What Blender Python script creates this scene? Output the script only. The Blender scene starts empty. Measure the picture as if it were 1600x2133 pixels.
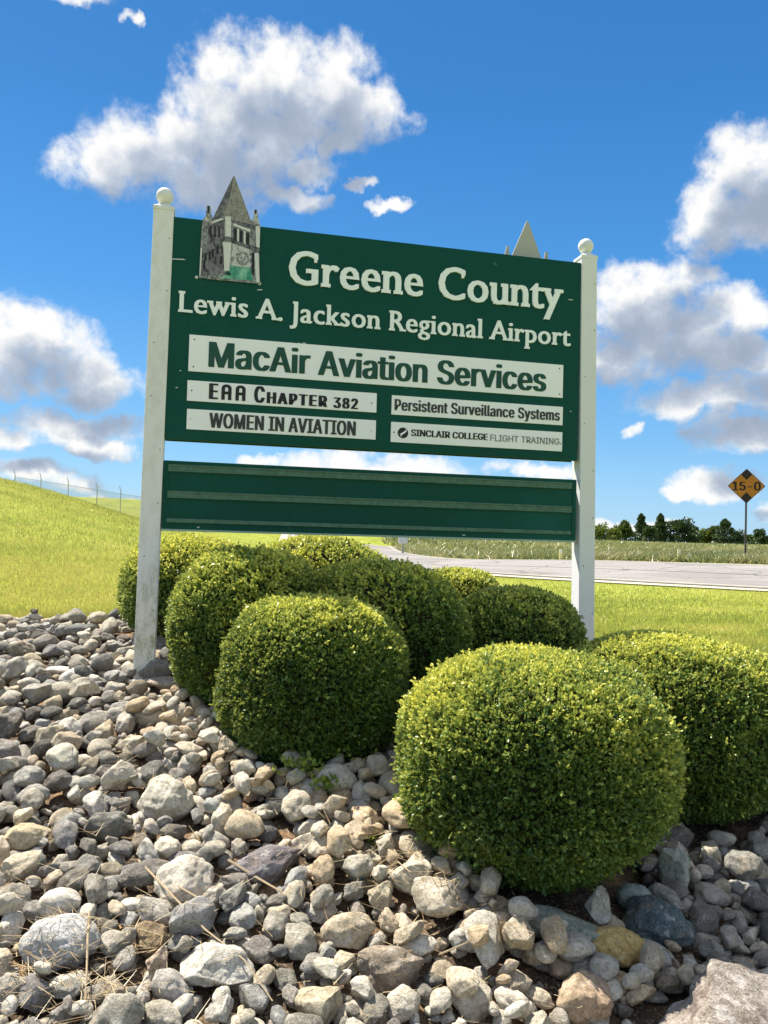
import bpy, bmesh, math, random, json
import numpy as np
from mathutils import Vector, Matrix

S = bpy.context.scene
COL = S.collection
rng = np.random.default_rng(7)
random.seed(7)
R = math.radians

# ---------------------------------------------------------------- camera
cam = bpy.data.cameras.new('camera')
cam.sensor_fit = 'HORIZONTAL'; cam.sensor_width = 36.0
cam.lens = 36.0 * 1655.4 / 1600.0
cam.clip_start = 0.05; cam.clip_end = 6000
cam_o = bpy.data.objects.new('camera', cam); COL.objects.link(cam_o)
pt, rl = 0.0312, 0.0285
ax = Vector((math.cos(rl), -math.sin(rl)*math.sin(pt), math.sin(rl)*math.cos(pt)))
fw = Vector((0, math.cos(pt), math.sin(pt)))
ay = ax.cross(fw)
cam_o.matrix_world = Matrix(((ax.x, ay.x, -fw.x, 0), (ax.y, ay.y, -fw.y, 0), (ax.z, ay.z, -fw.z, 1.6), (0, 0, 0, 1)))
S.camera = cam_o

# ---------------------------------------------------------------- sun, sky, exposure
SUN_EL, SUN_AZ = R(56), R(-50)          # azimuth from +Y, negative to the left
to_sun = Vector((math.sin(SUN_AZ)*math.cos(SUN_EL), math.cos(SUN_AZ)*math.cos(SUN_EL), math.sin(SUN_EL)))
sun = bpy.data.lights.new('sun', 'SUN'); sun.energy = 5.0; sun.angle = R(0.53); sun.color = (1, .93, .80)
sun_o = bpy.data.objects.new('sun', sun); COL.objects.link(sun_o)
sun_o.rotation_euler = to_sun.to_track_quat('Z', 'Y').to_euler()
S.view_settings.view_transform = 'Standard'; S.view_settings.look = 'None'
S.view_settings.exposure = 1.05; S.view_settings.gamma = 1; S.view_settings.use_curve_mapping = False

class NT:                                   # small node-tree writer
    def __init__(s, tree): s.t = tree; s.n = tree.nodes; s.l = tree.links
    def new(s, kind, **kw):
        nd = s.n.new(kind)
        for k, v in kw.items(): setattr(nd, k, v)
        return nd
    def put(s, sock, v):
        if hasattr(v, 'links'): s.l.new(v, sock)
        elif v is not None: sock.default_value = v
    def math(s, op, a, b=None, c=None, clamp=False):
        nd = s.new('ShaderNodeMath', operation=op, use_clamp=clamp)
        for i, v in enumerate((a, b, c)): s.put(nd.inputs[i], v)
        return nd.outputs[0]
    def vec(s, op, a, b=None, c=None):
        nd = s.new('ShaderNodeVectorMath', operation=op)
        for i, v in enumerate((a, b, c)): s.put(nd.inputs[i], v)
        return nd.outputs['Value'] if op in ('DOT_PRODUCT', 'LENGTH') else nd.outputs[0]
    def noise(s, v, scale, detail=4, rough=.55, out='Fac', dist=0.0):
        nd = s.new('ShaderNodeTexNoise'); s.put(nd.inputs['Vector'], v)
        nd.inputs['Scale'].default_value = scale; nd.inputs['Detail'].default_value = detail
        nd.inputs['Roughness'].default_value = rough; nd.inputs['Distortion'].default_value = dist
        return nd.outputs[out]
    def ramp(s, f, stops, interp='LINEAR'):
        nd = s.new('ShaderNodeValToRGB'); nd.color_ramp.interpolation = interp
        e = nd.color_ramp.elements
        while len(e) < len(stops): e.new(.5)
        for i, (p, c) in enumerate(stops):
            e[i].position = p; e[i].color = (*c, 1) if len(c) == 3 else c
        s.put(nd.inputs[0], f); return nd.outputs[0]
    def sstep(s, v, a, b, lo=0.0, hi=1.0):
        nd = s.new('ShaderNodeMapRange', interpolation_type='SMOOTHSTEP')
        for i, x in enumerate((v, a, b, lo, hi)): s.put(nd.inputs[i], x)
        return nd.outputs[0]
    def mix(s, f, a, b, mode='MIX'):
        nd = s.new('ShaderNodeMix', data_type='RGBA', blend_type=mode)
        s.put(nd.inputs[0], f); s.put(nd.inputs[6], a if hasattr(a, 'links') else (*a, 1)); s.put(nd.inputs[7], b if hasattr(b, 'links') else (*b, 1))
        return nd.outputs[2]

W = bpy.data.worlds.new('World'); S.world = W; W.use_nodes = True
w = NT(W.node_tree); w.n.clear()
sky = w.new('ShaderNodeTexSky', sky_type='NISHITA', sun_disc=False)
sky.sun_elevation = SUN_EL; sky.sun_rotation = SUN_AZ
sky.air_density = 1.0; sky.dust_density = 0.15; sky.ozone_density = 2.5; sky.altitude = 300
SKY_K = 0.12
skycol = w.new('ShaderNodeHueSaturation'); skycol.inputs['Saturation'].default_value = 1.25; skycol.inputs['Hue'].default_value = .497
skycol.inputs['Value'].default_value = 1.0
w.l.new(sky.outputs[0], skycol.inputs['Color'])
EXPO = 2**S.view_settings.exposure
dirv = w.new('ShaderNodeTexCoord').outputs['Generated']
sx = w.new('ShaderNodeSeparateXYZ'); w.l.new(dirv, sx.inputs[0])
az = w.math('ARCTAN2', sx.outputs[0], sx.outputs[1]); el = w.math('ARCSINE', sx.outputs[2])
cb = w.new('ShaderNodeCombineXYZ'); w.l.new(az, cb.inputs[0]); w.l.new(el, cb.inputs[1])
p0 = cb.outputs[0]
warp = w.vec('MULTIPLY_ADD', w.vec('SUBTRACT', w.noise(p0, 9, 5, .60, 'Color'), (.5, .5, .5)), (.11, .09, 0), p0)
# clouds stand where they stand in the sky: (azimuth, elevation, half width, half height) in radians
CLOUDS = [(-0.162, 0.521, 0.1056, 0.0578), (-0.095, 0.514, 0.0771, 0.0546), (-0.045, 0.491, 0.0658, 0.0418), (-0.213, 0.468, 0.0958, 0.061), (-0.287, 0.434, 0.1077, 0.0546), (-0.352, 0.41, 0.0666, 0.0398), (-0.205, 0.419, 0.0869, 0.0482), (-0.171, 0.46, 0.075, 0.0546), (-0.104, 0.438, 0.0438, 0.0206), (-0.071, 0.46, 0.0375, 0.0167), (-0.124, 0.406, 0.0399, 0.0167), (-0.036, 0.416, 0.0227, 0.0071), (0.001, 0.396, 0.0265, 0.0084), (-0.328, 0.545, 0.0107, 0.0084), (-0.407, 0.554, 0.061, 0.0154), (0.431, 0.407, 0.0599, 0.0546), (0.395, 0.368, 0.0524, 0.0353), (0.485, 0.415, 0.0734, 0.0514), (0.456, 0.368, 0.0524, 0.0353), (0.289, 0.28, 0.0635, 0.045), (0.338, 0.298, 0.0511, 0.0385), (0.35, 0.244, 0.0944, 0.0514), (0.284, 0.222, 0.0751, 0.0353), (0.412, 0.264, 0.038, 0.0289), (0.428, 0.22, 0.0563, 0.0257), (0.372, 0.166, 0.0805, 0.0231), (0.434, 0.177, 0.0682, 0.0289), (0.429, 0.123, 0.0585, 0.0244), (0.4, 0.072, 0.052, 0.0141), (0.363, 0.064, 0.0275, 0.0064), (0.298, 0.128, 0.0111, 0.009), (0.46, 0.036, 0.0275, 0.0141), (-0.423, 0.219, 0.0719, 0.0373), (-0.396, 0.19, 0.0746, 0.0308), (-0.462, 0.196, 0.0623, 0.045), (-0.348, 0.167, 0.0588, 0.0231), (-0.378, 0.12, 0.08, 0.0206), (-0.444, 0.107, 0.0369, 0.0154), (-0.345, 0.1, 0.0368, 0.0103), (-0.407, 0.06, 0.0612, 0.0167), (-0.313, 0.041, 0.0428, 0.0116), (-0.146, 0.092, 0.0294, 0.0077), (-0.014, 0.08, 0.1287, 0.0218), (0.19, 0.087, 0.0552, 0.0116), (0.294, 0.027, 0.0733, 0.0103), (0.472, 0.266, 0.038, 0.0289)]
def cloud_field(p):
    cur = None
    for a, e, ra, re in CLOUDS:
        ka = .91 if e > .38 else 1.02; ra *= ka; re *= ka
        q = w.vec('MULTIPLY_ADD', p, (1/ra, 1/re, 0), (-a/ra, -e/re, 0))
        d = w.vec('DOT_PRODUCT', q, q)
        cur = d if cur is None else w.math('MINIMUM', cur, d)
    return w.math('SUBTRACT', 1.0, w.math('MINIMUM', cur, 4.0))
base = cloud_field(warp)
nA = w.noise(p0, 24, 8, .60)
dens = w.math('MULTIPLY_ADD', w.math('SUBTRACT', nA, .5), 3.2, w.math('MAXIMUM', base, -1.6))
alpha = w.math('POWER', w.sstep(dens, -.55, .85), 1.2)
# self-shading: the same field looked up a little nearer the sun
p1 = w.vec('ADD', warp, (-.016, .040, 0))
base1 = cloud_field(p1)
p1n = w.vec('ADD', p0, (-.006, .014, 0))
nB = w.noise(p1n, 20, 5, .55)
dens1 = w.math('MULTIPLY_ADD', w.math('SUBTRACT', nB, .5), 1.7, w.math('MAXIMUM', base1, -.6))
nC = w.noise(p0, 9, 3, .5)
lit = w.sstep(w.math('MULTIPLY_ADD', w.math('SUBTRACT', nC, .5), 1.3, dens1), 1.15, -.40)
G_ = 1/(SKY_K*EXPO)
def gs(c): return tuple(v*G_/10 for v in c)          # scene colour from a display-linear one, /10 for the ramp
ccol = w.ramp(lit, [(0, gs((.36, .43, .55))), (.4, gs((.53, .60, .71))), (.78, gs((.82, .85, .89))), (1, gs((1.02, 1.02, 1.0)))])
grad = w.ramp(w.sstep(el, 0.0, 1.0), [(0, gs((.24, .52, .84))), (.045, gs((.15, .43, .80))), (.20, gs((.062, .30, .72))), (.50, gs((.032, .205, .56))), (1, gs((.022, .15, .45)))])
def x10(c):
    v = w.vec('SCALE', c); v.node.inputs['Scale'].default_value = 10; return v
blue = w.mix(.84, skycol.outputs[0], x10(grad))
# broken cumulus added over the unseen rest of the dome, for whiter fill
n3 = w.noise(w.vec('MULTIPLY', dirv, (1, 1, 1.7)), 3.4, 7, .58)
absaz = w.math('ABSOLUTE', az)
outm = w.math('MAXIMUM', w.sstep(absaz, .55, .72), w.sstep(el, .62, .78))
alpha2 = w.math('MULTIPLY', w.sstep(n3, .46, .55), outm)
col2 = w.ramp(w.sstep(n3, .80, .50), [(0, gs((.42, .48, .58))), (.6, gs((.74, .78, .84))), (1, gs((.95, .95, .93)))])
sk1 = w.mix(w.math('MULTIPLY', alpha2, w.sstep(el, -.02, .03)), blue, x10(col2))
skymix = w.mix(w.math('MULTIPLY', alpha, w.sstep(el, -.02, .0)), sk1, x10(ccol))
bg = w.new('ShaderNodeBackground'); w.l.new(skymix, bg.inputs[0]); bg.inputs[1].default_value = SKY_K
wo = w.new('ShaderNodeOutputWorld'); w.l.new(bg.outputs[0], wo.inputs[0])
W.cycles.sampling_method = 'MANUAL'; W.cycles.sample_map_resolution = 512
S.cycles.max_bounces = 6; S.cycles.diffuse_bounces = 3; S.cycles.glossy_bounces = 2; S.cycles.transparent_max_bounces = 6

# ---------------------------------------------------------------- materials
def mat(name, rough=.7, spec=.3):
    m = bpy.data.materials.new(name); m.use_nodes = True
    t = NT(m.node_tree); b = t.n['Principled BSDF']
    b.inputs['Roughness'].default_value = rough; b.inputs['Specular IOR Level'].default_value = spec
    return m, t, b
def coord(t, kind='Object'): return t.new('ShaderNodeTexCoord').outputs[kind]
def world_pos(t): return t.new('ShaderNodeNewGeometry').outputs['Position']
def bump(t, b, h, strength, dist):
    nd = t.new('ShaderNodeBump'); nd.inputs['Strength'].default_value = strength; nd.inputs['Distance'].default_value = dist
    t.l.new(h, nd.inputs['Height']); t.l.new(nd.outputs[0], b.inputs['Normal'])
def simple(name, c, rough=.6, spec=.3, var=.12, scale=8, bstr=0, bdist=.001):
    m, t, b = mat(name, rough, spec); p = coord(t)
    n = t.noise(p, scale, 5, .6)
    t.put(b.inputs['Base Color'], t.mix(n, [v*(1-var) for v in c], [min(1, v*(1+var)) for v in c]))
    if bstr: bump(t, b, t.noise(p, scale*6, 4, .6), bstr, bdist)
    return m

def stone_mat(name, obj_colour, mottle=.55):
    m, t, b = mat(name, .82, .25); p = world_pos(t)
    if obj_colour:
        oi = t.new('ShaderNodeObjectInfo'); c = oi.outputs['Color']
    else:
        a = t.new('ShaderNodeVertexColor', layer_name='tint'); c = a.outputs[0]
    n1 = t.noise(p, 20, 7, .68); n2 = t.noise(p, 75, 5, .7); n3 = t.noise(p, 210, 3, .6)
    k_ = t.new('ShaderNodeValue'); k_.outputs[0].default_value = mottle
    c1 = t.mix(t.sstep(n1, .42, .70), c, (.68, .66, .63), 'MULTIPLY')
    c1 = t.mix(t.math('MULTIPLY', t.sstep(n1, .46, .30), .55), c1, (.74, .71, .64))
    c2 = t.mix(t.math('MULTIPLY', t.sstep(n2, .54, .66), k_.outputs[0]), c1, (.30, .28, .25), 'MULTIPLY')
    c3 = t.mix(t.math('MULTIPLY', t.sstep(n3, .56, .70), .45), c2, (.66, .63, .57))
    c3 = t.mix(t.math('MULTIPLY', t.sstep(n3, .44, .34), .5), c3, (.30, .28, .26), 'MULTIPLY')
    c4 = t.mix(t.math('MULTIPLY', t.sstep(t.noise(p, 9, 5, .65), .57, .70), .40), c3, (.36, .26, .15))
    t.put(b.inputs['Base Color'], c4)
    pit = t.sstep(n2, .60, .50)
    hh = t.math('ADD', t.math('MULTIPLY', n2, .7), t.math('MULTIPLY', n1, 1.3))
    hh = t.math('ADD', hh, t.math('MULTIPLY', pit, .35))
    bump(t, b, t.math('ADD', hh, t.math('MULTIPLY', n3, .4)), .75, .016)
    return m
M = {}
M['stone'] = stone_mat('river stone', True)
M['granite'] = stone_mat('mottled rock', True, .85)
M['pink_granite'] = stone_mat('pink and white granite', True, .9)
t_ = NT(M['pink_granite'].node_tree); b_ = t_.n['Principled BSDF']; c_ = b_.inputs['Base Color'].links[0].from_socket
q_ = t_.noise(world_pos(t_), 9, 7, .7)
t_.put(b_.inputs['Base Color'], t_.mix(t_.sstep(q_, .50, .58), t_.mix(t_.sstep(q_, .36, .44), (.17, .135, .12), c_), (.50, .46, .43)))
M['stone_mass'] = stone_mat('river stone mass', False)

def foliage(name, lo, mid, hi, trans=.35, attr='leaf'):
    m, t, b = mat(name, .38, .45)
    a = t.new('ShaderNodeAttribute', attribute_name=attr)
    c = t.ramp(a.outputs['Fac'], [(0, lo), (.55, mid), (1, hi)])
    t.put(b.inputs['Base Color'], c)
    tr = t.new('ShaderNodeBsdfTranslucent'); t.put(tr.inputs[0], t.mix(.5, c, hi))
    mx = t.new('ShaderNodeMixShader'); mx.inputs[0].default_value = trans
    t.l.new(b.outputs[0], mx.inputs[1]); t.l.new(tr.outputs[0], mx.inputs[2])
    t.l.new(mx.outputs[0], t.n['Material Output'].inputs[0])
    return m
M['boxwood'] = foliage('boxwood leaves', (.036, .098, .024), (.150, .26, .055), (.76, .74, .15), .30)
M['grass'] = foliage('mown grass', (.16, .23, .035), (.33, .38, .055), (.56, .50, .15), .35)
M['tall_grass'] = foliage('tall field grass', (.10, .15, .04), (.20, .25, .08), (.40, .36, .19), .35)
M['tree_dark'] = foliage('dark tree leaves', (.018, .042, .014), (.040, .078, .024), (.09, .14, .035), .25)
M['tree_mid'] = foliage('green tree leaves', (.03, .06, .012), (.07, .12, .02), (.15, .20, .035), .25)
M['tree_light'] = foliage('yellow green shrub leaves', (.06, .10, .015), (.14, .20, .03), (.26, .30, .05), .3)
M['twig'] = simple('dry twig', (.42, .33, .22), .8, .1, .3, 60)
M['bark'] = simple('bark', (.10, .075, .05), .9, .1, .35, 30, .5, .01)
M['core'] = simple('shade core of shrub', (.035, .035, .018), .95, .05, .4, 40)  # dark tone puts the shade inside a shrub into the colour
M['weed'] = foliage('weed leaves', (.12, .20, .03), (.22, .32, .05), (.35, .42, .08), .4)
M['straw'] = foliage('dry straw', (.22, .15, .08), (.42, .32, .18), (.60, .50, .32), .2)

# ground with lawn colour
m, t, b = mat('lawn ground', .95, .1); p = world_pos(t)
n = t.noise(p, .7, 6, .7); n2 = t.noise(p, 14, 4, .6); n3 = t.noise(p, .12, 3, .5)
c = t.ramp(t.math('ADD', t.math('MULTIPLY', n, .6), t.math('MULTIPLY', n2, .4)), [(.32, (.13, .17, .025)), (.5, (.26, .30, .04)), (.68, (.36, .36, .09))])
t.put(b.inputs['Base Color'], t.mix(t.sstep(n3, .45, .7), c, (.9, .85, .8), 'MULTIPLY')); bump(t, b, n2, .6, .05)
M['lawn'] = m
m, t, b = mat('sandy orange soil', .95, .1); p = world_pos(t)
n = t.noise(p, 5, 6, .65); n2 = t.noise(p, 70, 5, .6)
c = t.ramp(n, [(.40, (.045, .034, .025)), (.56, (.13, .09, .058)), (.70, (.42, .25, .13))])
t.put(b.inputs['Base Color'], t.mix(t.math('MULTIPLY', t.sstep(n2, .5, .72), .6), c, (.50, .40, .29))); bump(t, b, n2, .8, .01)
M['soil'] = m
m, t, b = mat('worn concrete road', .85, .2); p = world_pos(t)
n = t.noise(t.vec('MULTIPLY', p, (.35, 1, 1)), .8, 6, .7); n2 = t.noise(p, 9, 6, .7)
c = t.ramp(t.math('ADD', t.math('MULTIPLY', n, .5), t.math('MULTIPLY', n2, .5)), [(.35, (.20, .19, .185)), (.65, (.32, .30, .29))])
vo = t.new('ShaderNodeTexVoronoi', feature='DISTANCE_TO_EDGE'); t.put(vo.inputs['Vector'], t.vec('ADD', p, t.noise(p, 1.1, 4, .6, 'Color'))); vo.inputs['Scale'].default_value = .28
c = t.mix(t.math('MULTIPLY', t.sstep(vo.outputs[0], .02, .0), .7), c, (.08, .08, .08))
c = t.mix(t.math('MULTIPLY', t.sstep(t.noise(p, .22, 3, .5), .52, .6), .25), c, (.12, .115, .11))
t.put(b.inputs['Base Color'], c); bump(t, b, n2, .3, .01)
M['road'] = m
M['road_paint'] = simple('faded white edge paint', (.42, .40, .33), .8, .2, .15, 3)
M['gravel'] = simple('pale gravel shoulder', (.48, .45, .37), .95, .1, .2, 5, .5, .02)
M['galv'] = simple('galvanised wire', (.42, .43, .44), .5, .5, .1, 3)

# ---------------------------------------------------------------- mesh helpers
def link(name, me, material=None, parent=None, label=None, category=None, group=None, kind=None):
    o = bpy.data.objects.new(name, me); COL.objects.link(o)
    if material is not None and me is not None: me.materials.append(material) if not me.materials else None
    if parent is not None: o.parent = parent
    for k_, v in (('label', label), ('category', category), ('group', group), ('kind', kind)):
        if v: o[k_] = v
    return o
def empty(name, loc, label, category, group=None, rz=0):
    o = link(name, None, label=label, category=category, group=group)
    o.location = loc; o.rotation_euler = (0, 0, rz); o.empty_display_size = .1
    return o
def mesh_np(name, V, F, smooth=False, attrs=None):
    """V (n,3), F (m,k) arrays"""
    me = bpy.data.meshes.new(name); V = np.ascontiguousarray(V, np.float32); F = np.ascontiguousarray(F, np.int32)
    me.vertices.add(len(V)); me.vertices.foreach_set('co', V.ravel())
    k = F.shape[1]; me.loops.add(F.size); me.loops.foreach_set('vertex_index', F.ravel())
    me.polygons.add(len(F)); me.polygons.foreach_set('loop_start', np.arange(0, F.size, k, dtype=np.int32))
    me.update(calc_edges=True)
    if smooth: me.polygons.foreach_set('use_smooth', np.ones(len(F), bool))
    for nm, (typ, arr) in (attrs or {}).items():
        at_ = me.attributes.new(nm, typ, 'POINT')
        at_.data.foreach_set('value' if typ == 'FLOAT' else 'color', np.ascontiguousarray(arr, np.float32).ravel())
    return me
class MB:
    def __init__(s): s.bm = bmesh.new()
    def box(s, x0, x1, y0, y1, z0, z1, bev=0):
        vs = [s.bm.verts.new((x, y, z)) for x in (x0, x1) for y in (y0, y1) for z in (z0, z1)]
        fs = [s.bm.faces.new([vs[i] for i in q]) for q in ((0, 1, 3, 2), (4, 6, 7, 5), (0, 4, 5, 1), (2, 3, 7, 6), (0, 2, 6, 4), (1, 5, 7, 3))]
        if bev: bmesh.ops.bevel(s.bm, geom=list({e for f in fs for e in f.edges}), offset=bev, segments=2, affect='EDGES', profile=.5)
        return s
    def prism(s, pts, y0, y1):                    # outline in x,z pushed along y
        a = [s.bm.verts.new((x, y0, z)) for x, z in pts]; c = [s.bm.verts.new((x, y1, z)) for x, z in pts]
        n = len(pts); s.bm.faces.new(a); s.bm.faces.new(c[::-1])
        for i in range(n): s.bm.faces.new((a[i], c[i], c[(i+1) % n], a[(i+1) % n]))
        return s
    def lathe(s, prof, x=0, y=0, seg=20):
        rings = []
        for r_, z in prof:
            rings.append([s.bm.verts.new((x+r_*math.cos(2*math.pi*i/seg), y+r_*math.sin(2*math.pi*i/seg), z)) for i in range(seg)])
        for a, c in zip(rings, rings[1:]):
            for i in range(seg): s.bm.faces.new((a[i], a[(i+1) % seg], c[(i+1) % seg], c[i]))
        s.bm.faces.new(rings[0][::-1]); s.bm.faces.new(rings[-1])
        return s
    def tube(s, pts, rad, seg=6):
        pts = [Vector(q) for q in pts]; prev = None; first = None
        for i, q in enumerate(pts):
            d = (pts[min(i+1, len(pts)-1)] - pts[max(i-1, 0)]).normalized()
            u = d.orthogonal().normalized() if prev is None else (pu - d*pu.dot(d)).normalized()
            pu = u; v = d.cross(u); r_ = rad[i] if isinstance(rad, (list, tuple)) else rad
            ring = [s.bm.verts.new(q + (u*math.cos(2*math.pi*j/seg) + v*math.sin(2*math.pi*j/seg))*r_) for j in range(seg)]
            if prev:
                for j in range(seg): s.bm.faces.new((prev[j], prev[(j+1) % seg], ring[(j+1) % seg], ring[j]))
            else: first = ring
            prev = ring
        s.bm.faces.new(first[::-1]); s.bm.faces.new(prev)
        return s
    def mesh(s, name, smooth=False):
        bmesh.ops.recalc_face_normals(s.bm, faces=s.bm.faces)
        me = bpy.data.meshes.new(name); s.bm.to_mesh(me); s.bm.free()
        if smooth: me.polygons.foreach_set('use_smooth', [True]*len(me.polygons))
        return me
    def build(s, name, material, parent=None, smooth=False, **kw): return link(name, s.mesh(name, smooth), material, parent, **kw)

# ---------------------------------------------------------------- terrain
CTRL = [(-1.18,2.6,-.07),(.05,2.7,-.09),(1.43,2.9,-.14),(-3.5,2.5,.05),(-2.5,4.5,.36),(-1.6,5.5,.53),(-3.58,7.5,.70),(-2.25,7.3,.73),
(-.9,4.2,.28),(0,5.2,.47),(.1,4.1,.24),(.75,3.3,.04),(1.7,4.1,.0),(1.62,6.2,.40),(2.9,5,.2),(3.39,7.07,.45),(2.6,3.2,-.12),
(0,7,.63),(1.5,8,.5),(2.74,10.2,.47),(0,-1,-.75),(-4,-1,-.65),(4,-1,-.75),(5,2,-.2),(-5.5,5,.6),(-4.3,10,1.1),(-7.6,16,2.1),
(-12.1,25,3.09),(-11,26,2.8),(-9.75,26,2.45),(-7.69,25,1.93),(-4.5,16,1.3),(-2,12,.85),(0,14,.6),(0,20,.5),(-8,36,1.2),(-14,34,2.3),
(-15.4,50,2.2),(-18.1,50,2.5),(-20.5,50,2.8),(-21.8,60,3.81),(-18.5,60,3.8),(-8,70,3.0),(0,60,.9),(2.87,150,.88),(40,150,1.21),
(72.6,150,1.96),(20,60,1.0),(35,60,1.25),(9.95,20.5,.5),(6.17,23,.5),(3.07,25,.5),(0,28,.5),(-5,33,.55),(13.81,28.5,.93),
(10.98,30.2,.9),(7.82,31.4,.84),(4.83,34.4,.7),(0,40,.6),(18,17,.5),(21,25,.95),(6.2,17,.4),(10,12,.42),
(-60,60,4.5),(-90,150,3.5),(100,60,1.6),(100,0,0),(-60,0,4),(-30,12,4),(0,-60,-.7),(30,5,.3),(0,-12,-.8)]
def tps_fit(C):
    C=np.array(C,float);P=C[:,:2];n=len(P)
    d2=((P[:,None]-P[None])**2).sum(-1)
    K=.5*d2*np.log(d2+1e-9);K[np.diag_indices(n)]=1e-3
    A=np.zeros((n+3,n+3));A[:n,:n]=K;A[:n,n]=1;A[:n,n+1:]=P;A[n:,:n]=A[:n,n:].T
    return P,np.linalg.solve(A,np.concatenate([C[:,2],np.zeros(3)]))
TP,TW=tps_fit(CTRL)
def height(x,y):
    x=np.asarray(x,float);y=np.asarray(y,float);sh=np.broadcast(x,y).shape
    x=np.broadcast_to(x,sh).ravel();y=np.broadcast_to(y,sh).ravel();z=np.zeros(len(x))
    for s in range(0,len(x),20000):
        q=slice(s,s+20000);d2=(x[q,None]-TP[:,0])**2+(y[q,None]-TP[:,1])**2
        z[q]=(.5*d2*np.log(d2+1e-9))@TW[:-3]+TW[-3]+TW[-2]*x[q]+TW[-1]*y[q]
    r=np.hypot(x,y);t=np.clip((r-150)/150,0,1);t=t*t*(3-2*t)
    return (np.where(t<1,z,0)*(1-t)+1.3*t).reshape(sh)


def inside(px, py, poly):
    px = np.asarray(px); py = np.asarray(py); c = np.zeros(px.shape, bool); n = len(poly)
    for i in range(n):
        x0, y0 = poly[i]; x1, y1 = poly[(i+1) % n]
        hit = ((y0 > py) != (y1 > py)) & (px < (x1-x0)*(py-y0)/((y1-y0) or 1e-9)+x0)
        c ^= hit
    return c
def sinh_axis(n, near, far):
    t_ = np.linspace(-1, 1, n); k_ = math.asinh(far/near); return near*np.sinh(k_*t_)
gx = sinh_axis(301, 2.2, 2500.0)
gy = sinh_axis(301, 2.6, 2500.0)+5
X, Y = np.meshgrid(gx, gy, indexing='ij'); Z = height(X, Y)
def grid_faces(a, b_):
    i, j = np.meshgrid(np.arange(a-1), np.arange(b_-1), indexing='ij'); q = (i*b_+j).ravel()
    return np.stack([q, q+b_, q+b_+1, q+1], 1)
link('ground', mesh_np('ground', np.stack([X, Y, Z], -1).reshape(-1, 3), grid_faces(301, 301), True), M['lawn'], kind='structure')

BED = [(-6.5, -1.5), (-6.2, 6.2), (-4.6, 7.5), (-3.3, 7.35), (-2.6, 7.2), (-2.2, 7.9), (-.5, 8.6), (1.2, 8.6), (2.3, 7.4), (2.75, 6.0), (3.1, 4.8), (3.6, 3.0), (4.2, -1.5)]
def wob(x, y): return x+.10*np.sin(3.1*y+1.3)+.05*np.sin(9*y+x), y+.10*np.sin(2.7*x)+.05*np.sin(8*x+2)
def in_bed(x, y): return inside(*wob(x, y), BED)
# soil sheet, cut to the bed outline
bx_, by_ = np.arange(-6.6, 4.4, .06), np.arange(-1.6, 9, .06)
X, Y = np.meshgrid(bx_, by_, indexing='ij'); keep = in_bed(X, Y)
Z = height(X, Y)+.012+.012*np.sin(7*X+3*np.sin(5*Y))*np.cos(6*Y)
F_ = grid_faces(len(bx_), len(by_)); kf = keep.ravel()[F_].all(1)
bed = link('rock_bed', mesh_np('rock_bed', np.stack([X, Y, Z], -1).reshape(-1, 3), F_[kf], True), M['soil'], kind='structure')

# road: a strip that follows the ground
near_e = [(30, 10), (18, 16.2), (9.95, 20.5), (6.17, 23), (3.07, 25), (0, 28), (-3.2, 33), (-5.2, 42), (-6.6, 56)]
far_e = [(38, 18), (22, 24.2), (13.81, 28.5), (10.98, 30.2), (7.82, 31.6), (4.83, 34.4), (2.6, 38.5), (1.6, 46), (.8, 60)]
def resample(P, n):
    P = np.array(P, float); d = np.r_[0, np.cumsum(np.hypot(*np.diff(P, axis=0).T))]; s = np.linspace(0, d[-1], n)
    k_ = 9; q = np.stack([np.interp(s, d, P[:, i]) for i in (0, 1)], 1)
    pad = np.pad(q, ((k_, k_), (0, 0)), 'reflect', reflect_type='odd')
    return np.stack([np.convolve(pad[:, i], np.ones(2*k_+1)/(2*k_+1), 'valid') for i in (0, 1)], 1)
NE, FE = resample(near_e, 160), resample(far_e, 160)
def strip(name, f0, f1, up, material, kind='structure', parent=None, cols=14):
    t_ = np.linspace(f0, f1, cols)[None, :, None]
    P = NE[:, None]*(1-t_)+FE[:, None]*t_; z = height(P[..., 0], P[..., 1])+up
    V = np.concatenate([P, z[..., None]], -1).reshape(-1, 3)
    return link(name, mesh_np(name, V, grid_faces(160, cols), True), material, kind=kind, parent=parent)
strip('road', .0, 1.0, .05, M['road'])
strip('road_shoulder', -.07, 1.06, .03, M['gravel'])
strip('road_edge_line', .02, .045, .056, M['road_paint'], cols=3)
strip('road_edge_line', .955, .975, .056, M['road_paint'], cols=3)
strip('road_seam', .46, .468, .056, simple('tar seam', (.10, .10, .10), .9, .1), cols=3)
road_poly = [tuple(q) for q in NE]+[tuple(q) for q in FE[::-1]]

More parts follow.
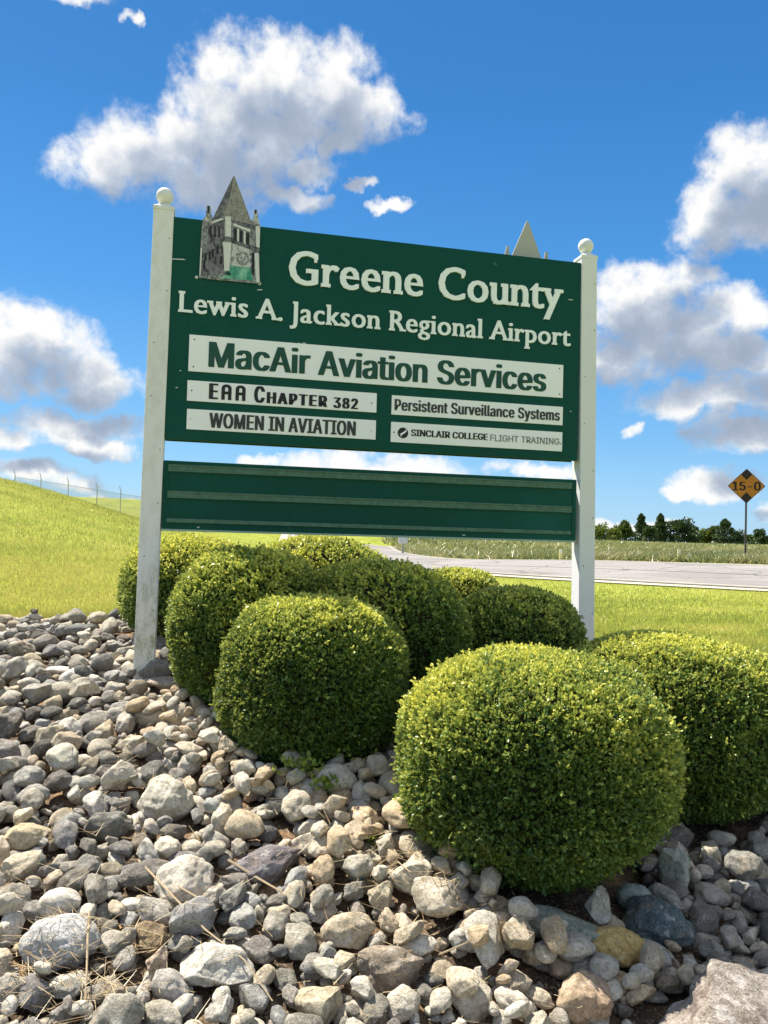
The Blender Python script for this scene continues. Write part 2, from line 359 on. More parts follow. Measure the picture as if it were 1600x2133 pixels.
# ---------------------------------------------------------------- the airport sign
GL = json.loads('{"S":{"G":[740,[[673,336,444,336,444,248,575,248,575,108,528,94,478,85,427,81,283,114,187,205,151,340,186,473,280,566,414,601,496,593,578,571,659,534,659,633,566,668,491,686,416,691,229,644,99,518,50,337,98,158,226,36,413,-9,502,-3,586,15,673,47]]],"r":[396,[[69,449,69,0,158,0,158,235,173,305,212,354,267,373,292,367,321,352,350,329,397,406,361,435,326,452,290,458,248,447,204,410,160,346,158,346,158,449]]],"e":[479,[[438,130,386,101,334,82,281,76,207,91,156,136,130,211,446,211,422,349,354,431,251,458,141,429,68,350,41,230,66,113,140,25,259,-9,327,-3,384,14,438,44],[132,270,154,330,194,368,253,381,308,367,343,329,358,270]]],"n":[500,[[150,449,61,449,61,0,150,0,150,322,189,360,225,381,262,387,309,373,339,336,350,278,350,0,439,0,439,277,418,379,363,438,286,458,237,450,191,427,152,390,150,390]]],"C":[708,[[656,635,570,667,493,685,422,691,229,644,97,517,48,331,87,179,207,47,416,-9,513,-1,593,20,663,51,663,158,584,116,504,90,425,81,281,114,184,205,149,340,185,474,281,567,421,601,498,593,575,570,656,530]]],"o":[552,[[273,458,152,427,68,346,36,229,67,106,150,22,273,-9,400,21,485,104,516,229,484,347,399,428],[272,378,351,358,405,306,425,228,406,144,353,90,272,71,196,91,145,146,127,229,146,306,197,358]]],"u":[500,[[437,0,437,449,348,449,348,128,316,93,280,72,241,65,190,77,159,110,149,164,149,449,60,449,60,170,80,73,134,12,215,-9,261,-1,307,22,348,57,348,0]]],"t":[333,[[167,542,0,379,0,369,78,369,78,132,94,59,143,10,224,-9,258,-5,297,6,332,21,332,104,297,86,263,75,231,71,203,77,178,98,167,139,167,369,309,369,309,449,167,449]]],"y":[438,[[438,449,338,449,222,196,101,449,0,449,174,96,21,-230,120,-230]]],"L":[490,[[172,682,74,682,74,0,480,0,480,88,172,88]]],"w":[719,[[393,449,327,449,213,177,95,449,0,449,200,-9,228,-9,360,305,493,-9,521,-9,719,449,624,449,507,177]]],"i":[219,[[154,449,65,449,65,0,154,0],[163,585,156,612,137,631,110,638,83,631,64,612,57,585,64,558,83,539,110,532,137,539,156,558]]],"s":[385,[[324,421,278,442,234,454,192,458,114,443,62,401,44,336,98,240,200,177,254,120,245,93,221,76,188,69,147,75,97,95,41,128,41,32,95,8,145,-5,197,-9,273,8,326,54,345,123,335,165,303,205,244,249,181,288,146,317,135,339,142,360,163,375,194,380,231,375,275,360,324,333]]],"A":[667,[[362,686,293,686,0,0,100,0,186,201,476,201,567,0,667,0],[326,536,436,289,224,289]]],".":[219,[[109,111,79,103,57,81,49,51,57,21,79,-1,109,-9,139,-1,161,21,169,51,161,81,139,103]]],"J":[250,[[174,682,76,682,76,21,70,-67,39,-120,-37,-137,-62,-137,-44,-228,-34,-229,-25,-230,-14,-230,96,-201,156,-122,174,-8]]],"a":[427,[[411,80,392,67,376,59,364,56,355,58,349,65,347,79,347,310,325,394,267,442,184,458,124,451,75,431,35,397,35,300,80,342,128,366,177,374,222,366,249,340,258,295,258,271,179,243,107,214,50,172,26,101,40,47,78,7,136,-9,177,-4,217,11,257,37,270,11,292,-4,325,-9,351,-6,377,5,411,26],[258,91,233,71,207,58,180,54,147,62,124,84,116,117,136,162,187,195,258,222]]],"c":[438,[[393,427,352,443,310,454,263,458,145,428,68,345,41,216,70,99,150,20,269,-9,318,-5,365,4,403,17,403,105,361,88,322,78,284,75,204,93,151,144,132,224,150,304,197,357,269,376,307,372,347,359,393,332]]],"k":[479,[[460,449,354,449,155,229,380,0,500,0,268,229],[151,682,62,682,62,0,151,0]]],"R":[604,[[77,682,77,0,175,0,175,296,216,296,265,287,321,243,397,140,487,0,604,0,565,53,538,94,511,135,462,213,414,276,359,324,421,363,460,419,473,491,446,593,368,659,249,682],[175,598,238,598,315,586,358,550,372,495,361,441,320,400,238,384,175,384]]],"g":[427,[[421,449,236,449,131,430,64,377,40,294,43,263,51,235,64,210,84,188,109,169,139,153,139,151,101,136,77,114,68,87,73,68,88,49,113,30,49,4,12,-37,0,-94,27,-164,100,-212,207,-230,321,-213,394,-164,419,-87,407,-33,365,10,289,38,213,55,168,74,152,96,186,127,260,142,334,181,354,208,370,244,376,282,372,317,357,347,329,380,421,380],[296,293,285,249,255,220,210,209,163,219,131,248,120,291,132,332,164,361,209,372,252,361,284,333],[333,-94,318,-129,276,-151,209,-159,141,-151,98,-128,84,-90,97,-55,133,-31,186,-22,249,-28,307,-50]]],"l":[219,[[154,682,65,682,65,0,154,0]]],"p":[500,[[146,11,178,0,207,-7,236,-9,354,21,434,101,464,221,435,346,349,423,211,449,57,449,57,-230,146,-230],[146,369,227,369,308,352,357,301,373,222,354,144,304,91,230,71,202,73,174,80,146,91]]]},"N":{"-":[453,[[337,244,337,188,114,188,114,244]]],"0":[453,[[227,-7,191,-3,158,7,130,24,105,48,85,77,69,113,57,155,50,202,48,254,50,306,57,353,69,395,85,431,106,461,130,484,159,502,191,512,227,516,262,512,295,502,323,484,348,461,368,431,384,395,396,353,403,306,405,254,403,202,396,155,384,113,368,77,348,48,323,24,295,7,263,-3],[227,50,250,52,271,60,290,74,306,92,320,116,330,144,338,176,342,213,344,254,342,295,338,332,330,365,320,393,306,416,290,435,271,449,250,457,227,460,203,457,182,449,163,435,147,416,134,393,123,365,115,332,111,295,109,254,111,213,115,176,123,144,134,116,147,92,163,74,182,60,203,52]]],"1":[453,[[76,0,76,55,391,55,391,0],[276,509,276,0,212,0,212,448,209,448,86,358,86,427,198,509]]],"2":[453,[[64,0,64,47,234,229,252,248,268,266,282,282,294,298,303,312,311,327,316,341,319,356,320,371,319,389,315,405,308,419,298,431,287,441,273,449,258,455,241,458,224,460,205,458,188,454,172,447,159,438,148,427,139,413,132,398,128,381,127,362,66,362,68,391,75,418,86,442,102,464,121,482,143,496,168,507,196,513,225,516,254,513,281,507,306,497,328,482,346,465,361,445,372,423,379,398,381,372,380,354,377,336,371,318,363,299,351,280,336,259,317,235,294,209,267,180,153,60,153,57,389,57,389,0]]],"3":[453,[[218,-7,188,-5,159,1,133,10,108,22,88,38,70,57,57,79,48,104,44,132,109,132,112,115,118,100,126,87,137,76,150,66,165,59,182,54,200,51,219,50,239,51,258,55,275,61,291,69,304,80,315,93,323,108,328,125,329,145,328,163,323,180,316,196,306,211,292,223,275,234,254,241,229,246,201,248,157,248,157,299,288,448,288,452,70,452,70,509,372,509,372,461,211,278,211,289,247,290,279,286,308,276,333,262,354,244,371,222,383,198,391,173,393,145,390,116,383,90,370,66,354,45,333,27,309,12,281,2,251,-5]]],"5":[453,[[221,-7,192,-5,165,1,140,11,118,25,99,41,83,60,71,82,63,105,60,130,122,130,125,115,130,102,138,89,148,78,160,68,173,60,188,54,204,51,221,50,241,51,259,56,276,64,291,75,304,89,314,104,322,122,326,141,328,162,326,183,321,203,314,221,303,237,290,251,275,262,257,270,238,275,218,277,201,276,184,273,167,268,152,262,139,255,128,246,67,253,96,509,366,509,366,452,151,452,134,301,136,301,148,311,162,318,178,325,194,330,212,333,229,334,252,332,274,328,294,321,313,311,330,299,345,285,358,269,370,251,379,231,386,210,390,187,391,163,388,132,381,102,369,76,352,52,332,32,309,15,282,3,253,-4]]],"8":[453,[[226,-7,193,-5,163,1,136,11,111,25,91,42,74,62,62,84,54,109,52,135,53,156,58,176,65,195,75,212,87,228,101,241,117,252,134,260,153,265,153,267,129,276,109,289,93,308,80,330,73,354,70,380,73,405,79,429,90,450,106,469,124,485,146,498,170,508,197,514,226,516,255,514,282,508,306,498,328,485,346,469,361,450,373,429,379,405,382,380,379,354,372,330,359,308,343,289,323,276,300,267,300,265,319,260,335,252,351,241,365,228,377,212,387,195,395,176,399,156,401,135,398,109,391,84,378,62,362,42,341,25,317,11,289,1,259,-5],[226,49,248,50,267,54,285,60,300,69,313,79,323,91,331,106,335,121,337,139,335,157,330,173,322,189,312,202,298,213,283,223,265,230,247,234,226,235,206,234,187,230,169,223,154,213,140,202,130,189,122,173,117,157,115,139,117,121,121,106,129,91,139,79,152,69,167,60,185,54,205,50],[226,290,244,291,260,294,274,300,287,308,298,318,307,330,314,344,318,359,319,376,318,392,314,407,308,420,299,432,288,442,275,449,260,455,244,459,226,460,208,459,192,455,177,449,164,442,153,432,145,420,138,407,134,392,133,376,134,359,138,344,145,330,154,318,165,308,178,300,193,294,209,291]]],"A":[480,[[16,0,201,509,276,509,463,0,395,0,287,302,280,323,272,346,264,372,255,402,244,438,232,478,245,478,233,437,222,402,213,371,204,345,197,322,191,302,85,0],[110,142,110,199,370,199,370,142]]],"C":[510,[[267,-7,225,-3,186,7,150,25,119,49,92,79,70,115,53,157,44,203,40,254,44,305,53,352,70,393,92,429,119,459,150,484,186,501,225,512,267,516,293,514,317,511,340,504,362,496,383,485,402,471,419,456,435,438,448,418,459,397,467,373,473,348,408,348,404,365,397,380,389,395,380,407,369,418,357,428,344,437,330,444,315,449,300,453,284,455,267,456,237,453,209,445,184,432,161,414,141,391,125,364,113,332,106,295,103,254,106,213,113,177,125,145,141,117,161,94,184,76,210,63,237,56,267,53,284,54,300,56,315,60,330,65,344,72,357,81,369,90,380,102,389,114,397,128,404,144,408,160,473,160,467,135,459,112,448,91,435,71,420,53,402,38,383,24,363,13,341,5,317,-2,293,-6]]],"E":[419,[[60,0,60,509,372,509,372,452,125,452,125,286,355,286,355,229,125,229,125,57,375,57,375,0]]],"F":[410,[[60,0,60,509,369,509,369,452,125,452,125,278,346,278,346,221,125,221,125,0]]],"G":[520,[[269,-7,225,-3,185,7,149,25,118,49,91,79,69,116,53,157,43,203,40,254,43,305,53,352,69,393,91,429,117,459,149,484,184,501,223,512,265,516,291,514,316,510,340,504,363,494,384,483,403,469,421,453,436,436,449,416,460,395,468,373,474,349,408,349,402,365,395,379,387,393,378,406,368,417,356,427,344,436,330,443,315,448,300,453,283,455,265,456,236,453,209,445,183,432,160,414,141,392,125,364,113,332,106,295,103,254,106,213,113,177,125,145,141,117,161,95,184,76,210,63,238,56,269,53,296,55,322,61,345,71,365,85,382,102,396,123,407,147,413,173,415,202,434,199,283,199,283,256,478,256,478,200,475,160,466,124,451,91,431,62,406,38,377,19,344,5,308,-4]]],"H":[517,[[60,0,60,509,125,509,125,289,392,289,392,509,457,509,457,0,392,0,392,232,125,232,125,0]]],"I":[300,[[31,0,31,57,118,57,118,452,31,452,31,509,269,509,269,452,183,452,183,57,269,57,269,0]]],"L":[393,[[60,0,60,509,125,509,125,57,361,57,361,0]]],"M":[628,[[60,0,60,509,152,509,277,187,280,179,284,170,287,159,291,147,295,135,299,123,303,110,307,97,311,84,315,71,319,60,322,49,307,49,311,59,314,71,318,83,322,95,326,108,330,121,334,134,338,146,342,158,346,169,349,179,352,187,476,509,568,509,568,0,504,0,504,291,504,302,504,314,504,327,505,340,505,354,505,369,505,383,506,398,506,413,506,428,507,443,507,457,513,457,508,441,503,425,498,409,492,393,487,378,482,363,477,348,472,335,467,322,463,310,459,300,456,291,342,0,286,0,170,291,167,300,163,310,159,321,155,333,150,347,145,361,140,376,134,392,129,408,124,424,118,441,112,457,119,457,119,444,120,430,120,416,120,401,121,386,121,372,121,357,121,342,122,328,122,315,122,302,122,291,122,0]]],"N":[523,[[60,0,60,509,136,509,343,183,349,174,355,163,363,151,371,137,379,122,388,107,396,90,405,73,414,55,405,54,403,72,402,90,401,108,400,126,399,142,399,157,399,171,399,184,399,195,399,509,463,509,463,0,387,0,202,290,194,303,186,317,177,331,168,346,159,363,148,381,136,402,123,425,108,452,119,454,120,429,121,406,122,384,123,363,124,345,124,328,125,313,125,301,125,291,125,0]]],"O":[533,[[267,-7,225,-3,186,7,150,25,119,49,92,79,70,115,53,157,44,203,40,254,44,305,53,352,70,393,92,429,119,459,150,484,186,501,225,512,267,516,309,512,348,501,384,484,415,459,442,429,464,393,480,352,490,305,493,254,490,203,480,157,464,115,442,79,415,49,384,25,348,7,309,-3],[267,53,296,55,324,63,349,76,372,94,392,116,408,144,420,176,428,213,430,254,428,295,420,332,408,365,392,392,372,415,349,433,324,446,296,453,267,456,237,453,210,445,184,433,161,415,142,392,125,364,113,332,106,295,103,254,106,213,113,176,125,144,142,117,161,94,184,76,210,63,237,55]]],"P":[445,[[60,0,60,509,235,509,272,506,305,499,332,487,356,471,375,452,390,430,400,404,407,377,409,348,407,318,400,291,390,265,375,243,356,223,332,207,305,195,272,188,235,186,109,186,109,242,233,242,257,244,279,248,297,256,312,266,324,279,333,294,339,310,343,328,344,348,343,367,339,385,333,402,324,416,312,428,297,439,279,446,257,451,232,452,125,452,125,0]]],"R":[449,[[60,0,60,509,236,509,273,506,305,500,333,489,356,473,376,455,390,433,401,408,407,381,409,352,407,323,401,296,390,271,376,250,356,232,333,217,305,206,273,200,236,198,96,198,96,255,234,255,258,256,280,260,298,267,313,276,325,287,334,300,340,316,344,333,345,352,344,371,340,389,334,405,325,419,313,430,298,440,279,446,258,451,233,452,125,452,125,0],[353,0,230,229,303,229,428,0]]],"S":[447,[[224,-9,188,-7,156,-1,128,9,102,23,81,40,64,60,51,83,42,109,38,137,104,137,108,118,114,102,123,88,136,76,150,66,166,59,185,53,204,50,224,49,246,50,267,54,286,60,303,69,317,79,329,92,338,106,344,122,346,139,344,154,340,168,332,179,322,189,310,197,296,205,280,211,263,217,245,222,184,239,145,253,112,269,86,289,67,313,56,341,52,372,54,400,62,425,75,448,92,468,113,484,138,498,165,508,195,514,227,516,259,514,289,508,316,498,340,484,360,468,377,449,390,427,398,403,401,378,337,378,332,402,320,421,302,437,280,449,254,456,225,459,204,457,185,454,167,448,152,440,139,430,129,418,121,405,117,391,115,376,117,359,122,345,131,334,142,324,155,315,169,308,184,302,198,297,212,293,264,279,279,275,295,270,312,264,328,256,344,248,359,238,372,226,384,213,395,198,402,180,407,161,408,139,406,112,399,87,386,64,370,43,349,25,323,11,294,0,261,-7]]],"T":[449,[[32,452,32,509,417,509,417,452,257,452,257,0,193,0,193,452]]],"V":[480,[[204,0,16,509,84,509,192,206,199,187,207,164,215,137,225,106,236,71,248,31,235,31,247,71,257,107,267,138,276,165,283,187,290,206,395,509,463,509,278,0]]],"W":[686,[[155,0,16,509,82,509,163,196,167,179,172,162,175,145,179,128,183,111,187,94,190,76,194,58,197,40,189,40,193,58,196,76,200,94,203,111,207,128,211,145,215,162,220,179,224,196,306,509,380,509,462,196,466,179,470,162,474,145,478,128,482,111,486,94,490,76,494,58,497,40,488,40,492,58,495,76,499,94,503,111,506,128,510,145,515,162,519,179,523,196,603,509,670,509,530,0,455,0,368,323,362,345,357,368,351,391,346,417,341,445,336,475,350,475,345,446,340,420,335,395,330,371,324,347,318,323,230,0]]],"a":[389,[[160,-9,137,-7,115,-3,94,5,76,15,60,29,48,45,38,63,32,84,30,108,32,128,36,146,43,161,53,174,64,184,78,193,92,200,108,206,125,211,143,214,161,217,178,220,200,223,218,225,234,227,247,229,257,231,265,235,271,240,274,246,276,255,276,257,275,272,272,285,267,297,260,307,251,315,240,322,227,327,212,330,196,331,178,330,163,327,149,322,137,316,127,309,118,301,110,292,104,283,100,274,41,291,51,313,64,331,79,346,95,358,114,368,133,375,153,380,173,383,194,384,208,384,223,382,239,379,255,375,271,369,286,360,300,350,312,336,322,320,330,301,335,278,337,251,337,0,277,0,277,52,272,52,267,43,260,34,252,25,242,16,229,8,215,1,199,-4,181,-7],[170,45,192,47,211,51,228,59,242,68,254,80,263,93,270,108,274,122,276,138,276,190,272,187,267,184,259,182,251,180,241,178,231,176,221,174,210,173,200,171,191,170,182,169,175,168,161,166,147,163,134,159,122,153,112,147,103,139,97,130,93,118,92,105,93,93,96,82,102,72,109,64,119,57,130,52,142,48,156,46]]],"c":[396,[[207,-8,174,-5,144,3,117,16,93,35,72,58,56,85,44,116,37,150,34,187,37,225,44,260,56,291,72,318,93,341,117,360,144,374,174,382,207,384,226,384,243,381,260,377,276,371,291,364,305,356,318,346,330,335,340,322,349,308,356,293,362,277,303,262,300,272,295,281,290,289,284,297,278,304,270,311,261,316,252,321,242,325,231,328,220,329,207,330,184,328,163,321,145,310,130,296,118,278,108,258,102,236,98,212,96,187,98,163,102,139,108,117,118,97,130,80,145,66,163,55,184,49,207,46,220,47,232,49,243,52,253,55,262,60,271,66,279,73,285,80,292,89,297,98,301,107,304,117,363,102,357,86,350,70,341,56,331,43,319,32,306,21,292,12,277,5,261,-1,244,-5,226,-7]]],"e":[404,[[212,-8,177,-5,145,3,117,16,92,35,72,58,56,85,44,116,37,150,34,187,36,224,44,258,55,290,71,317,91,340,115,359,142,373,172,382,205,384,226,383,246,380,266,374,285,366,303,355,319,341,334,324,347,305,357,282,365,256,370,227,371,194,371,169,75,169,75,221,338,221,310,202,308,226,304,248,298,269,288,286,277,301,263,314,246,323,227,328,205,330,183,328,164,323,146,313,131,301,119,286,109,270,102,251,97,231,96,211,96,178,98,151,102,127,110,106,121,88,135,73,151,61,169,53,190,48,212,46,227,47,241,49,254,53,265,58,276,65,285,73,294,82,300,93,306,105,365,91,358,72,348,55,335,39,320,26,302,14,283,4,261,-3,237,-7]]],"i":[167,[[53,0,53,379,114,379,114,0],[84,443,73,444,63,448,54,455,47,463,43,472,41,483,43,494,47,504,54,512,63,518,73,522,84,524,95,522,105,518,114,512,121,504,125,494,126,483,125,472,121,463,114,455,105,448,95,444]]],"l":[189,[[139,-2,112,0,91,8,74,20,62,37,55,59,53,84,53,509,114,509,114,99,114,83,117,71,120,62,126,57,135,53,146,52,152,52,157,52,160,53,164,53,167,54,170,54,181,3,175,1,169,0,162,-1,154,-2,147,-2]]],"m":[610,[[53,0,53,379,112,379,112,295,108,295,114,314,122,331,132,346,144,358,158,368,172,376,187,382,203,385,219,386,245,383,268,375,287,361,303,342,314,320,321,295,312,295,318,312,326,329,337,343,350,356,364,366,381,375,398,381,417,385,437,386,458,385,478,380,497,372,514,361,529,346,541,328,550,307,555,283,557,255,557,0,496,0,496,254,493,279,485,298,473,313,456,323,438,329,419,330,402,329,387,326,374,320,363,312,353,302,345,290,340,277,336,263,335,247,335,0,274,0,274,260,272,280,265,297,253,311,238,322,220,328,199,330,185,329,171,326,158,320,145,312,135,302,126,289,119,274,115,257,114,238,114,0]]],"n":[410,[[114,227,114,0,53,0,53,379,112,379,112,287,102,287,116,319,132,344,152,362,175,374,200,382,227,384,252,383,275,377,295,369,313,356,328,340,341,321,350,298,355,271,357,240,357,0,296,0,296,235,293,263,286,286,273,304,256,318,235,326,210,329,192,328,176,324,161,317,147,308,136,297,126,283,119,266,115,248]]],"o":[415,[[207,-8,174,-5,144,3,117,16,93,35,72,58,56,85,44,116,37,150,34,187,37,225,44,260,56,291,72,318,93,341,117,360,144,374,174,382,207,384,241,382,271,374,299,360,323,341,343,318,359,291,371,260,379,225,381,187,379,150,371,116,359,85,343,58,323,35,299,16,271,3,241,-5],[207,46,231,49,252,55,270,66,285,80,298,97,307,117,314,139,318,163,319,187,318,212,314,236,307,258,298,278,285,296,270,310,252,321,231,328,207,330,184,328,163,321,145,310,130,296,118,278,108,258,102,236,98,212,96,187,98,163,102,139,108,117,118,97,130,80,145,66,163,55,184,49]]],"r":[259,[[53,0,53,379,112,379,112,321,115,321,124,339,137,354,152,367,171,377,191,383,213,385,218,385,223,385,229,384,235,384,240,384,243,384,243,322,241,323,236,324,230,324,223,325,215,326,207,326,190,324,174,321,159,315,146,306,135,296,126,284,119,269,115,254,114,237,114,0]]],"s":[365,[[182,-8,157,-7,133,-3,112,3,93,12,76,24,62,38,50,54,41,73,36,94,94,107,101,87,111,72,124,60,141,52,160,47,181,45,206,47,227,53,244,62,258,74,265,88,268,103,266,115,262,126,254,136,243,144,229,150,212,155,149,170,118,180,92,192,72,208,58,227,50,249,47,274,49,295,55,314,65,332,79,347,95,360,115,370,137,378,161,383,187,384,212,383,234,379,254,372,271,363,286,352,299,339,309,324,318,308,324,290,268,277,262,291,254,304,243,316,228,325,210,331,187,333,166,331,147,326,131,317,119,305,111,292,109,277,110,264,115,253,124,243,136,235,152,229,172,223,229,209,261,200,287,187,306,171,320,153,328,131,331,107,329,85,323,65,312,47,298,31,281,18,260,6,236,-2,210,-7]]],"t":[227,[[204,379,204,327,6,327,6,379],[65,471,126,471,126,98,127,83,130,70,136,61,144,55,156,51,170,50,175,50,180,50,185,51,191,52,197,53,202,54,213,2,207,0,200,-2,192,-3,184,-3,176,-4,168,-4,138,-1,113,7,92,21,77,41,68,64,65,93]]],"u":[410,[[182,-5,158,-3,135,2,115,11,97,23,82,39,69,59,60,82,54,109,53,139,53,379,114,379,114,144,116,117,124,94,137,75,154,61,175,53,200,50,218,51,234,55,249,62,263,71,274,83,283,97,290,113,295,132,296,153,296,379,357,379,357,0,298,0,298,92,307,92,294,60,277,35,257,17,234,5,209,-3]]],"v":[389,[[163,0,17,379,84,379,165,155,173,132,180,110,187,87,193,64,199,42,206,21,184,21,191,42,197,64,203,87,209,110,216,132,224,155,305,379,371,379,226,0]]],"y":[389,[[47,-139,61,-86,71,-87,83,-89,94,-90,104,-89,113,-86,122,-81,130,-74,138,-64,145,-51,151,-36,163,-1,17,379,84,379,165,155,173,132,180,109,187,87,193,64,199,42,206,21,184,21,190,42,196,64,202,87,209,110,216,132,224,155,305,379,371,379,204,-58,196,-77,187,-93,177,-107,165,-119,153,-128,139,-136,125,-141,109,-144,91,-145,82,-145,73,-144,65,-143,57,-142,52,-140]]]}}')
BZ = 0.5                                    # height of the sign's origin above datum
yaw = 0.2242
sign = empty('airport_sign', (-1.5383, 5.5, BZ), 'large green airport board between two white posts with ball tops, boxwood balls at its foot', 'sign', rz=yaw)
m, t, b = mat('dark green sign paint', .5, .18); p = coord(t)
n = t.noise(p, 1.3, 4, .55); n2 = t.noise(p, 30, 5, .65); n3 = t.noise(p, 5, 3, .6, dist=1.5)
c = t.mix(n, (.0, .052, .036), (.0, .075, .056))
c = t.mix(t.math('MULTIPLY', t.sstep(n3, .66, .74), t.sstep(n2, .5, .62)), c, (.07, .20, .15))
run = t.sstep(t.noise(t.vec('MULTIPLY', p, (9, 1, .35)), 6, 4, .65), .56, .78)
c = t.mix(t.math('MULTIPLY', run, .30), c, (.03, .13, .09))
fade = t.sstep(t.noise(p, .55, 3, .5, dist=.6), .52, .72)
c = t.mix(t.math('MULTIPLY', fade, .30), c, (.01, .15, .125))
t.put(b.inputs['Base Color'], c); bump(t, b, t.noise(p, 2.2, 2, .5), .12, .03)
M['green'] = m
m, t, b = mat('weathered white vinyl', .55, .35); p = coord(t)
tc = t.new('ShaderNodeSeparateXYZ'); t.l.new(p, tc.inputs[0])
sp = t.sstep(t.noise(p, 55, 4, .7), .62, .72); st = t.sstep(t.noise(t.vec('MULTIPLY', p, (1, 1, .4)), 20, 6, .7), .42, .68)
c = t.mix(t.math('MULTIPLY', sp, .5), (.77, .77, .77), (.34, .33, .28))
low = t.sstep(tc.outputs[2], 1.15, .35)
c = t.mix(t.math('MULTIPLY', st, t.math('MULTIPLY_ADD', low, .75, .22)), c, (.34, .36, .24))
t.put(b.inputs['Base Color'], c); bump(t, b, t.noise(p, 40, 4, .6), .1, .002)
M['vinyl'] = m
M['vinyl_clean'] = simple('white vinyl', (.74, .75, .76), .5, .35, .06, 12)
M['plate'] = simple('white name plate', (.90, .91, .94), .4, .5, .05, 5)
M['letter_white'] = simple('white raised letter', (.88, .92, .93), .45, .5, .05, 6)
M['letter_green'] = simple('dark green letter', (.012, .075, .055), .5, .3, .2, 5)
M['letter_black'] = simple('black letter', (.018, .018, .022), .5, .3, .2, 5)
M['letter_dark'] = simple('greyish black letter', (.045, .05, .05), .5, .3, .3, 15)
M['letter_grey'] = simple('grey letter', (.20, .20, .21), .5, .3, .2, 9)
M['screw'] = simple('rusty screw', (.16, .08, .05), .6, .4, .3, 40)
M['screw_light'] = simple('zinc screw', (.6, .62, .62), .4, .5, .1, 40)
M['rail'] = simple('weathered aluminium rail', (.08, .165, .12), .6, .3, .6, 26, .2, .002)

def contours_mesh(items, scale_x, scale_y, x0, z0, thick, y0, fat=0.0, bars=()):
    """items: [(x offset, contours)] in 1/1000 em -> filled extruded letters lying in the x,z plane"""
    V, Fc = [], []
    k = 0
    shifts = [0.0] if not fat else [-fat, fat, 0.0]
    for gi, (xo, cs) in enumerate(items):
        for si, sh in enumerate(shifts):
            cu = bpy.data.curves.new('g', 'CURVE'); cu.dimensions = '2D'; cu.fill_mode = 'BOTH'; cu.extrude = thick/2
            for c_ in cs:
                n_ = len(c_)//2; sp_ = cu.splines.new('POLY'); sp_.points.add(n_-1); sp_.use_cyclic_u = True
                for i in range(n_): sp_.points[i].co = (c_[2*i]/1000*scale_x+xo+sh, c_[2*i+1]/1000*scale_y, 0, 1)
            o = bpy.data.objects.new('g', cu); me = o.to_mesh()
            v = np.empty(len(me.vertices)*3); me.vertices.foreach_get('co', v); v = v.reshape(-1, 3)
            off = (si*.0004 + (gi % 2)*.0002)
            base_i = k
            for q in v: V.append((q[0]+x0, y0-thick/2-q[2]-off, q[1]+z0))
            k += len(v)
            for f in me.polygons: Fc.append([base_i+i for i in f.vertices])
            o.to_mesh_clear(); bpy.data.objects.remove(o); bpy.data.curves.remove(cu)
    for bi, (xa, xb, za, zb) in enumerate(bars):
        off = .0013+(bi % 5)*.0002
        ya, yb = y0-thick-off, y0
        q = [(x, y, z) for x in (xa, xb) for y in (ya, yb) for z in (za, zb)]
        V += [(x+x0, y, z+z0) for x, y, z in q]
        Fc += [[k+i for i in f] for f in ((0, 1, 3, 2), (4, 6, 7, 5), (0, 4, 5, 1), (2, 3, 7, 6), (0, 2, 6, 4), (1, 5, 7, 3))]; k += 8
    me = bpy.data.meshes.new('lettering'); me.from_pydata(V, [], Fc); me.update()
    return me
def spans(cs, y):
    xs = []
    for c_ in cs:
        n_ = len(c_)//2
        for i in range(n_):
            xa, ya = c_[2*i], c_[2*i+1]; xb, yb = c_[2*((i+1) % n_)], c_[2*((i+1) % n_)+1]
            if (ya > y) != (yb > y): xs.append(xa+(xb-xa)*(y-ya)/(yb-ya))
    xs.sort(); return list(zip(xs[::2], xs[1::2]))
def cap_of(font): return {'S': max(GL['S']['L'][1][0][1::2]), 'N': max(GL['N']['E'][1][0][1::2])}[font]
